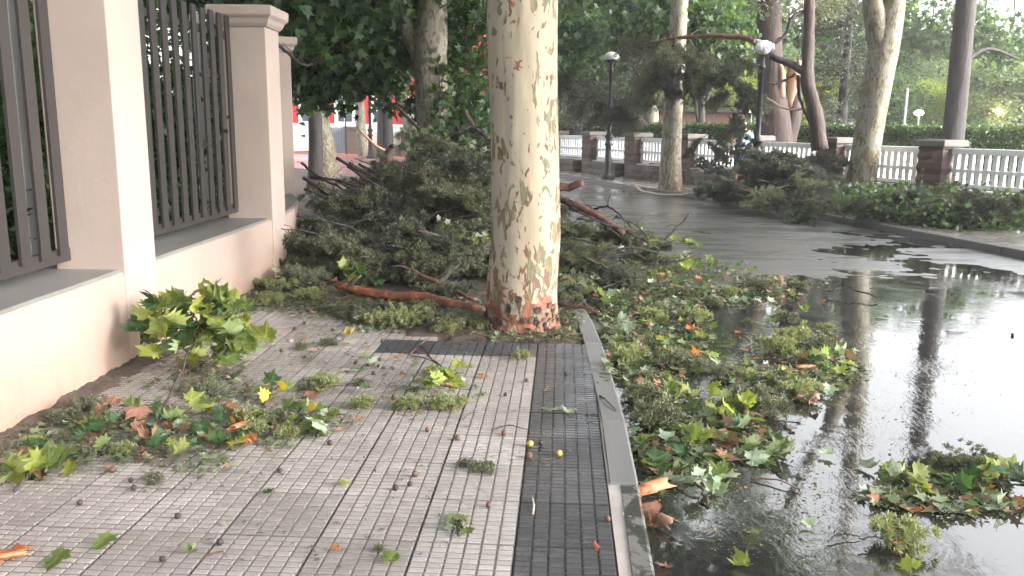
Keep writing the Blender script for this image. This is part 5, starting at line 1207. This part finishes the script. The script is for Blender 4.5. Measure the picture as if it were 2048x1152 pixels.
# crown sprays hanging into view at the top left
ch = crown_mesh('leaves', [(0, 0, 0, .9, .7, .5), (.6, .1, -.4, .5, .4, .3), (-.6, 0, -.2, .6, .5, .4)], 900, M['crown_dark'], (.12, .2), True, .2)
cm = crown_mesh('leaves', [(0, 0, 0, .7, .6, .4), (.5, .1, -.3, .4, .4, .3)], 500, M['crown_mid'], (.12, .19), True, .2)
for i, (px, py, Y, s, k) in enumerate([(600, 40, 15, 1.3, 0), (680, 70, 14.5, 1.3, 0), (640, 130, 16, 1.2, 0), (720, 140, 15, 1.1, 0), (760, 90, 16, 1.2, 0), (700, 10, 13, 1.2, 0), (620, 0, 14, 1.4, 0), (800, 50, 18, 1.2, 1), (905, 60, 15, .9, 1), (935, 130, 14, .8, 1), (930, 30, 14, 1.0, 0), (770, 120, 24, 1.3, 0), (690, 110, 20, 1.0, 0), (940, 200, 15, .9, 0), (915, 260, 13.5, .7, 0),
                                       (1120, 60, 24, 1.3, 0), (1340, 70, 27, 1.6, 0), (1410, 60, 27, 1.6, 0), (1480, 20, 27, 1.5, 0), (1240, 90, 33, 1.5, 0), (1180, 0, 27, 1.3, 0), (1270, 10, 27, 1.2, 0), (1345, 10, 22, 1.2, 0), (1400, 20, 22, 1.3, 1), (1450, 40, 23, 1.2, 1), (1150, 110, 26, 1.2, 1), (1680, 20, 20, 1.0, 0), (1640, 60, 22, 1.0, 0), (1800, 30, 24, 1.6, 1), (1850, 70, 25, 1.4, 1), (1960, 60, 22, 1.3, 1), (2020, 90, 23, 1.3, 1), (1940, 20, 24, 1.0, 1), (1700, 100, 23, 1.0, 0), (1750, 20, 22, 1.0, 1)]):
    if px > 1560: Y += 14; s *= 1.35
    q = D(px, py, Y); left = px < 970; lab = ('dark leafy spray right above the farthest cream pillar' if px < 690 and py < 100 else ('dark leafy spray over the left part of the red house' if px < 730 else 'dark leafy spray over the right part of the red house') if px < 790 else 'leafy spray between the forked plane and the foreground trunk') if left else (('leafy spray high above the smaller lamp' if px < 1290 else 'leafy spray above the long limb left of the taller lamp') if px < 1560 else ('leafy spray at the top of the leaning plane' if px < 1780 else 'leafy spray left of the dark straight trunk' if px < 1900 else 'leafy spray right of the dark straight trunk'))
    t = thing('hanging_spray', lab, 'branch', q, random.uniform(0, 6.28), 'leafy sprays hanging into the top of the view'); t.scale = (s,) * 3; tag(ob('leaves', (ch, cm)[k], t), kind='stuff')
    MB().tube(wig([(0, 0, 1.2), (.1, .1, .5), (0, 0, 0), (-.3, .1, -.3)], .03, 3), (.02, .006), 5).build('stem', M['bark_dark'], t)

# small cypress sprigs on tiles and road
KS = [bough_kit(40 + i, (.22, .13, .07), 34, 34, .030, .0055, M['cyp_yel'], r0=.004) for i in range(3)]
KS2 = [bough_kit(50 + i, (.22, .13, .06), 34, 34, .030, .0055, M['cyp'], r0=.004) for i in range(3)]
sp = [(490, 850, 1.1, 0), (515, 870, 1.0, 0), (560, 845, 1.1, 1), (580, 870, .9, 0), (620, 777, 1.0, 1), (665, 775, 1.1, 0), (735, 812, .9, 0), (830, 815, 1.0, 0), (870, 818, 1.1, 0), (905, 815, .8, 0), (690, 635, .9, 1), (960, 940, .7, 1), (940, 935, .5, 1), (310, 968, .6, 1), (180, 915, .8, 1), (120, 850, 1, 1), (160, 830, 1.2, 1), (200, 850, 1, 0),
      (730, 770, .6, 1), (1040, 715, .8, 0), (650, 690, .8, 1), (600, 700, .6, 1), (260, 905, .8, 0), (420, 800, 1.2, 1), (930, 1050, .5, 0), (760, 1105, .3, 1)]
for px, py, s, k in sp:
    p = place_px(px, py); make_bough(random.choice(KS2 if k else KS), 'cypress_sprig', ('grey-green' if k else 'pale yellowish') + ' frilly cypress sprig ' + ('near the foot of the garden wall' if px < 440 else 'beside the orange curled leaf on the tiles' if px < 600 and py > 820 else 'in the row before the yellow-green sprig' if px < 800 and py > 740 else 'under the yellow-green sprig on the tiles' if px < 960 and py < 900 else 'at the edge of the heap on the tiles' if py < 740 else 'on the bare tiles near the pale slab row'), ('grey-green' if k else 'pale') + ' cypress sprigs on the pavement', (p.x, p.y, .004), random.uniform(0, 6.28), s * .62, cat='sprig')
rs = [(1290, 640), (1330, 620), (1380, 640), (1420, 610), (1360, 590), (1450, 590), (1530, 575), (1590, 575), (1250, 600), (1240, 720), (1300, 690), (1380, 700), (1560, 700), (1600, 680), (1650, 700), (1350, 740), (1410, 740), (1500, 760), (1550, 770), (1480, 800), (1300, 800), (1550, 830), (1340, 850), (1600, 800), (1270, 560), (1320, 550), (1300, 760), (1640, 660), (1580, 640), (1440, 760)]
for px, py in rs:
    p = place_px(px, py); k = random.random() < .7; make_bough(random.choice(KS2 if k else KS), 'cypress_sprig', ('grey-green' if k else 'pale yellowish') + ' cypress sprig ' + ('in the litter close beside the kerb' if px < 1340 else 'in the road litter beside the right heap' if py < 610 else 'on the bright puddle in the road' if px > 1500 and py < 690 else 'in the leaf patch between the puddles' if px > 1500 else 'in the middle of the road litter'), ('grey-green' if k else 'pale') + ' cypress sprigs on the road', (p.x, p.y, p.z + .008), random.uniform(0, 6.28), random.uniform(.5, 1.15), cat='sprig')
p = place_px(1950, 975); make_bough(KC[1], 'cypress_bough', 'grey-green cypress bough in the small pile at the right edge of the road', None, (p.x + .15, p.y + .15, p.z + .01), 2.8, .36)
p = place_px(1840, 965); make_bough(KD[1], 'cypress_bough', 'small dark cypress bough left in the road-side pile', None, (p.x + .1, p.y + .1, p.z + .01), .8, .18)
p = place_px(1770, 1092); make_bough(KS[1], 'cypress_sprig', 'olive sprig clump with an orange end on the dark wet road', None, (p.x, p.y, p.z + .01), .1, .9, cat='sprig')

# plane seed balls
def ball_mesh(mat, seed):
    r = random.Random(seed); V = []; n, m_ = 12, 8
    for i in range(m_ + 1):
        for k in range(n):
            ph = math.pi * i / m_; q = 1 + r.uniform(-.07, .07); V.append((q * math.sin(ph) * math.cos(6.283 * k / n), q * math.sin(ph) * math.sin(6.283 * k / n), q * math.cos(ph)))
    return new_mesh('seed_ball', V, [(i * n + k, (i + 1) * n + k, (i + 1) * n + (k + 1) % n, i * n + (k + 1) % n) for i in range(m_) for k in range(n)], mat, True)
bm_d = ball_mesh(m_plain('dark_seed_ball', (.045, .030, .028), .6, .5, 60, .004), 1); bm_b = ball_mesh(m_plain('brown_seed_ball', (.12, .06, .045), .6, .5, 60, .004), 2); bm_y = ball_mesh(m_plain('yellow_seed_ball', (.38, .33, .06), .5, .4, 60, .004), 3)
bl = [(1118, 912, 'y'), (1060, 893, 'y'), (1058, 916, 'b'), (1082, 890, 'd'), (978, 1015, 'b'), (1008, 870, 'b'), (915, 880, 'b'), (855, 863, 'b'), (1011, 792, 'd'), (1054, 764, 'b'), (787, 800, 'd'), (262, 964, 'd'), (268, 980, 'd'), (356, 1037, 'd'), (325, 1123, 'd'), (225, 945, 'b'), (830, 953, 'b'), (820, 972, 'd'), (792, 980, 'd'), (560, 945, 'd'),
      (590, 660, 'd'), (665, 662, 'd'), (717, 660, 'd'), (735, 666, 'd'), (765, 685, 'd'), (563, 704, 'd'), (600, 690, 'd'), (760, 722, 'd'), (735, 733, 'd'), (757, 735, 'd'), (747, 750, 'd'), (712, 727, 'd'), (1132, 750, 'd'), (80, 900, 'd'), (120, 898, 'd'), (60, 868, 'd'), (5, 935, 'd'), (660, 890, 'd'), (1290, 930, 'y'), (1328, 700, 'y'), (2025, 672, 'd'), (1215, 1042, 'b'), (160, 1010, 'd'), (440, 1090, 'd')]
for px, py, k in bl:
    p = place_px(px, py); r = {'d': .0125, 'b': .0135, 'y': .017}[k] * random.uniform(.85, 1.15)
    nm = {'d': 'dark dried', 'b': 'brown', 'y': 'yellow-green'}[k]; pl_ = 'on the pavement tiles' if surf_z(p) > -.01 else 'on the wet road'
    tag(ob('seed_ball', {'d': bm_d, 'b': bm_b, 'y': bm_y}[k], None, (p.x, p.y, p.z + r * .9), (random.random() * 3, 0, random.random() * 3), r), f'{nm} plane seed ball lying {pl_}', 'seed ball', f'{nm} seed balls {pl_}')
# bark curls
def curl(px, py, ln, r, label, mat, rz, ztop=0):
    p = place_px(px, py); n = 10; V = []
    for j in range(4):
        for i in range(n):
            a = -.6 + i / (n - 1) * 3.2; q = r * (1 - .35 * i / n) * random.uniform(.92, 1.08); V.append(((j / 3 - .5) * ln * (1 + .35 * math.sin(i * 1.7 + px)) + random.uniform(-.008, .008), q * math.cos(a), r + q * math.sin(a) - .2 * r))
    m2 = [(x, y * .93, r + (z - r) * .93) for x, y, z in V]; k = len(V)
    Fc = [(j * n + i, j * n + i + 1, (j + 1) * n + i + 1, (j + 1) * n + i) for j in range(3) for i in range(n - 1)]; Fc += [tuple(k + q for q in reversed(f)) for f in Fc]
    Fc += [(i, i + k, i + 1 + k, i + 1) for i in range(n - 1)] + [(3 * n + i + 1, 3 * n + i + 1 + k, 3 * n + i + k, 3 * n + i) for i in range(n - 1)] + [(j * n, (j + 1) * n, (j + 1) * n + k, j * n + k) for j in range(3)] + [((j + 1) * n + n - 1, j * n + n - 1, j * n + n - 1 + k, (j + 1) * n + n - 1 + k) for j in range(3)]
    tag(ob('bark_curl', new_mesh('bark_curl', V + m2, Fc, mat, True), None, (p.x, p.y, p.z + .004), (0, 0, rz)), label, 'bark')
bc = m_plain('inner_bark_orange', (.56, .22, .11), .5, .3, 14, .004); bcb = m_plain('inner_bark_brown', (.28, .16, .12), .5, .3, 14, .004)
curl(1312, 1005, .12, .060, 'big orange bark curl beside the kerb on the road', bc, .5)
curl(482, 868, .09, .034, 'orange bark curl among the sprigs on the light tiles', bc, .9)
curl(426, 888, .05, .022, 'small orange bark chip left of the orange curl on the tiles', bc, .2)
curl(498, 893, .05, .02, 'small orange bark chip below the orange curl on the tiles', bc, 2.0)
curl(20, 1125, .09, .02, 'orange bark piece at the bottom left corner of the tiles', bc, .5)
curl(1333, 1055, .08, .03, 'brown bark curl below the big orange one', bcb, 2.2)
curl(1630, 812, .09, .04, 'round brown bark curl at the edge of the dark puddle', bcb, 1.2)
curl(1603, 805, .08, .03, 'pinkish bark curl touching the round brown one', bcb, .2)
curl(1290, 885, .08, .022, 'pink-brown bark strip by the kerb in the drift', bcb, 1.9)
curl(1337, 910, .05, .02, 'orange bark chip right of the pink-brown strip', bc, .9)
curl(1193, 1100, .045, .012, 'small red-brown bark roll on the dark tile strip', m_plain('red_roll', (.36, .13, .09), .5), 1.9)
curl(1610, 745, .12, .03, 'orange-brown bark piece in the far leaf patch', bc, .1)
curl(1490, 855, .10, .02, 'pinkish bark flake at the puddle rim', bcb, .3)
curl(990, 640, .16, .07, 'brown bark curl leaning at the left foot of the foreground trunk', M['bark_branch_red'], 1.3)
curl(1318, 555, .16, .03, 'orange bark strip in front of the right heap', bc, .2)
curl(1275, 550, .12, .03, 'pink bark strip left of the orange one', bcb, .2)
curl(1850, 990, .08, .025, 'torn orange-brown bark in the right-hand pile', bc, .7)
curl(1795, 1098, .03, .022, 'orange end piece beside the olive sprig clump', bc, .3)
curl(1640, 690, .07, .022, 'peach bark piece in the patch between the puddles', bc, 1.3)
tag(MB().tube([G(1065, 995, .008), G(1068, 1010, .009), G(1066, 1028, .006)], [.002, .0045, .004], 6).build('pale_splinter', M['wood_pale']), 'white wood splinter lying on the dark tile strip', 'splinter')
# twigs on the pavement
tw_ = [((290, 910), (345, 928), .006, 'dark red twig left on the light tiles'), ((820, 712), (858, 680), .006, 'red forked twig reaching over the dark band'), ((822, 715), (880, 735), .005, 'dark twig running into the yellow-green sprig'), ((985, 862), (1055, 862), .005, 'dark twig near the light seam'), ((1195, 768), (1235, 785), .004, 'thin black twig on the kerb, upper one'), ((1200, 795), (1232, 825), .006, 'curved black twig on the kerb, lower one'),
       ((1170, 835), (1205, 850), .003, 'hair-thin twig at the tile edge by the kerb'), ((925, 842), (955, 828), .003, 'short thin twig on the light tiles'), ((1085, 785), (1120, 780), .004, 'reddish twig on the dark strip'), ((790, 808), (812, 816), .004, 'short dark stalk by a seed ball'), ((1500, 960), (1600, 985), .005, 'thin red-brown twig on the wet road'), ((1655, 1088), (1720, 1078), .004, 'thin brown twig low on the wet road'), ((1380, 930), (1480, 955), .007, 'red-brown twig across the leaf drift'), ((405, 1120), (455, 1120), .004, 'reddish twig near the bottom of the tiles'), ((590, 1000), (650, 1010), .0, '')]
for a, b, r, lb in tw_:
    if r:
        p0, p1 = place_px(*a), place_px(*b); p0.z += .01; p1.z += .01; mid = (p0 + p1) / 2 + Vector((random.uniform(-.015, .015), .02, .012))
        t = tag(MB().tube(wig([p0, mid, p1], .003, 4), (r, r * .5), 6, .1).build('twig', M['bark_twig'] if 'red' not in lb else M['bark_branch_red']), lb, 'twig')

# ------------------------------------------------------------------ uncountable litter
def litter(name, label, regions, seed, mat, size=(.02, .05), simple=False):
    r = np.random.default_rng(seed); Ps = []
    for (cx, cy, rx, ry, n, zt) in regions:
        a = r.random(n) * 6.283; d = np.sqrt(r.random(n)) * (1 + .25 * np.sin(3 * a + cx) + .15 * np.sin(7 * a + cy))
        for x, y in zip(cx + rx * d * np.cos(a), cy + ry * d * np.sin(a)):
            p = place_px(x, y); Ps.append((p.x, p.y, p.z + .008 + zt * r.random() ** 2))
    P = np.array(Ps); n = len(P); Dv = r.normal(size=(n, 3)) * np.array([1, 1, .22]); Dv /= np.linalg.norm(Dv, axis=1)[:, None]
    Nv = r.normal(size=(n, 3)) * .45 + np.array([0, 0, 1.]); L = r.uniform(size[0], size[1], n)
    if simple: V, Fc = cards(P, Dv, Nv, L, L * r.uniform(.12, .5, n), .1)
    else: V, Fc = lobed_cards(P, Dv, Nv, L)
    V[:, 2] = np.maximum(V[:, 2], ROADZ + .006)
    tag(ob(name, new_mesh(name, V, Fc, mat), None), label, 'leaf litter', None, 'stuff')
RR = [(1310, 680, 100, 95, 560, .04), (1390, 880, 130, 90, 600, .035), (1560, 770, 120, 35, 300, .04), (1640, 720, 80, 50, 240, .03), (1440, 590, 130, 30, 260, .04), (1290, 600, 110, 60, 600, .07), (1390, 545, 110, 30, 260, .05), (1890, 990, 150, 45, 260, .04), (1480, 710, 120, 40, 70, .02), (1560, 570, 90, 14, 90, .03), (1250, 700, 40, 80, 260, .04)]
litter('leaf_litter', 'mixed wet leaf litter strewn over the road beside the kerb', RR, 5, M['litter'], (.03, .085))
litter('needle_litter', 'broken cypress bits strewn over the road beside the kerb', [(a, b, c, d, int(n * 3.2), z * .6) for a, b, c, d, n, z in RR], 6, M['cyp'], (.015, .045), True)
litter('floating_scum', 'fine bits floating on the puddles', [(1650, 800, 360, 280, 1500, .0), (1500, 1000, 220, 130, 900, .0)], 26, M['litter'], (.003, .009))
litter('leaf_fragments', 'scraps of leaf and bark strewn over the whole wet road', [(1650, 780, 330, 260, 380, .0), (1500, 1000, 200, 120, 200, .0), (1800, 480, 300, 50, 120, 0), (1300, 450, 160, 60, 120, 0)], 16, M['litter'], (.006, .022))
PR = [(300, 880, 210, 60, 420, .03), (120, 900, 130, 60, 160, .02), (580, 850, 110, 45, 130, .02), (850, 780, 90, 50, 90, .02), (640, 600, 150, 40, 400, .04), (420, 760, 100, 50, 260, .04), (800, 640, 150, 20, 200, .02), (1050, 675, 90, 10, 90, .02), (640, 700, 110, 50, 60, .01)]
litter('leaf_litter', 'leaf litter and bits strewn along the foot of the garden wall', PR, 7, M['litter'], (.02, .06))
litter('needle_litter', 'cypress bits strewn over the pavement tiles', [(a, b, c, d, n * 3, z * .6) for a, b, c, d, n, z in PR] + [(600, 900, 500, 230, 500, 0)], 8, M['cyp'], (.012, .035), True)
def heap_leaves(name, label, n, mat, size, seed, simple):
    r = random.Random(seed); Ps = []
    for i in range(n):
        poly = polyL if r.random() < .65 else polyR
        x, y, _ = samp(poly, lambda a, b, c: 0)(r); Ps.append((x, y, (.0 if x < .6 else -.08) + hz(x, y) * .92 + r.uniform(.08, .26)))
    P = np.array(Ps); q = np.random.default_rng(seed); Dv = q.normal(size=(n, 3)) * np.array([1, 1, .5]); Dv /= np.linalg.norm(Dv, axis=1)[:, None]
    Nv = q.normal(size=(n, 3)) * .7 + np.array([0, -.5, 1.]); L = q.uniform(size[0], size[1], n); V, Fc = lobed_cards(P, Dv, Nv, L)
    tag(ob(name, new_mesh(name, V, Fc, mat), None), label, 'leaf litter', None, 'stuff')
heap_leaves('heap_leaves', 'plane leaves caught all over the heap of cypress boughs', 520, M['litter'], (.06, .13), 44, False)
for i in range(16):
    x, y, z = samp(polyL, lambda a, b, c: hz(a, b) + c.uniform(.10, .3))(random); dx, dz_ = random.uniform(.3, .8) * random.choice([-1, 1]), random.uniform(-.1, .3)
    p0 = Vector((x, y, z)); branch('fallen_branch', 'thin dark branch sticking out of the top of the left heap' if z > .6 else 'thin dark branch among the boughs of the left heap', [p0, p0 + Vector((dx * .5, -.1, dz_ * .7)), p0 + Vector((dx, -.25, dz_))], (.014, .004), M['bark_dark'], 4, 'thin branches in the left heap', tw_len=.28)
litter('bough_bits', 'snapped cypress bits covering the soil between the log and the tiles', [(820, 630, 170, 28, 2600, .05), (600, 600, 90, 30, 1200, .04), (1060, 675, 110, 10, 500, .02), (1140, 640, 25, 35, 500, .03)], 48, M['cyp'], (.02, .06), True)
litter('dark_crumbs', 'dark crumbs and seeds strewn over the light tiles', [(640, 900, 560, 240, 520, 0), (800, 730, 300, 60, 160, 0)], 9, m_plain('crumbs', (.06, .04, .035), .6, .5, 60), (.004, .012), True)
litter('road_debris', 'twig and leaf bits strewn over the far pavement', [(1650, 395, 260, 18, 700, .1), (1350, 385, 100, 10, 200, .05), (1250, 350, 130, 14, 90, 0), (1950, 440, 90, 20, 220, .06)], 10, M['litter'], (.04, .1))

# ------------------------------------------------------------------ damp air after the storm
hz_ = ob('haze', MB().box(-60, 75, -30, 90, -1.3, 17).mesh('haze', None)); hz_['kind'] = 'stuff'
hm = bpy.data.materials.new('damp_air'); hm.use_nodes = True; ht = hm.node_tree; ht.nodes.remove(ht.nodes['Principled BSDF'])
pv = ht.nodes.new('ShaderNodeVolumePrincipled'); pv.inputs['Color'].default_value = (.95, .97, 1, 1); pv.inputs['Density'].default_value = .0017; pv.inputs['Anisotropy'].default_value = .3
ht.links.new(pv.outputs[0], ht.nodes['Material Output'].inputs['Volume']); hz_.data.materials.append(hm)
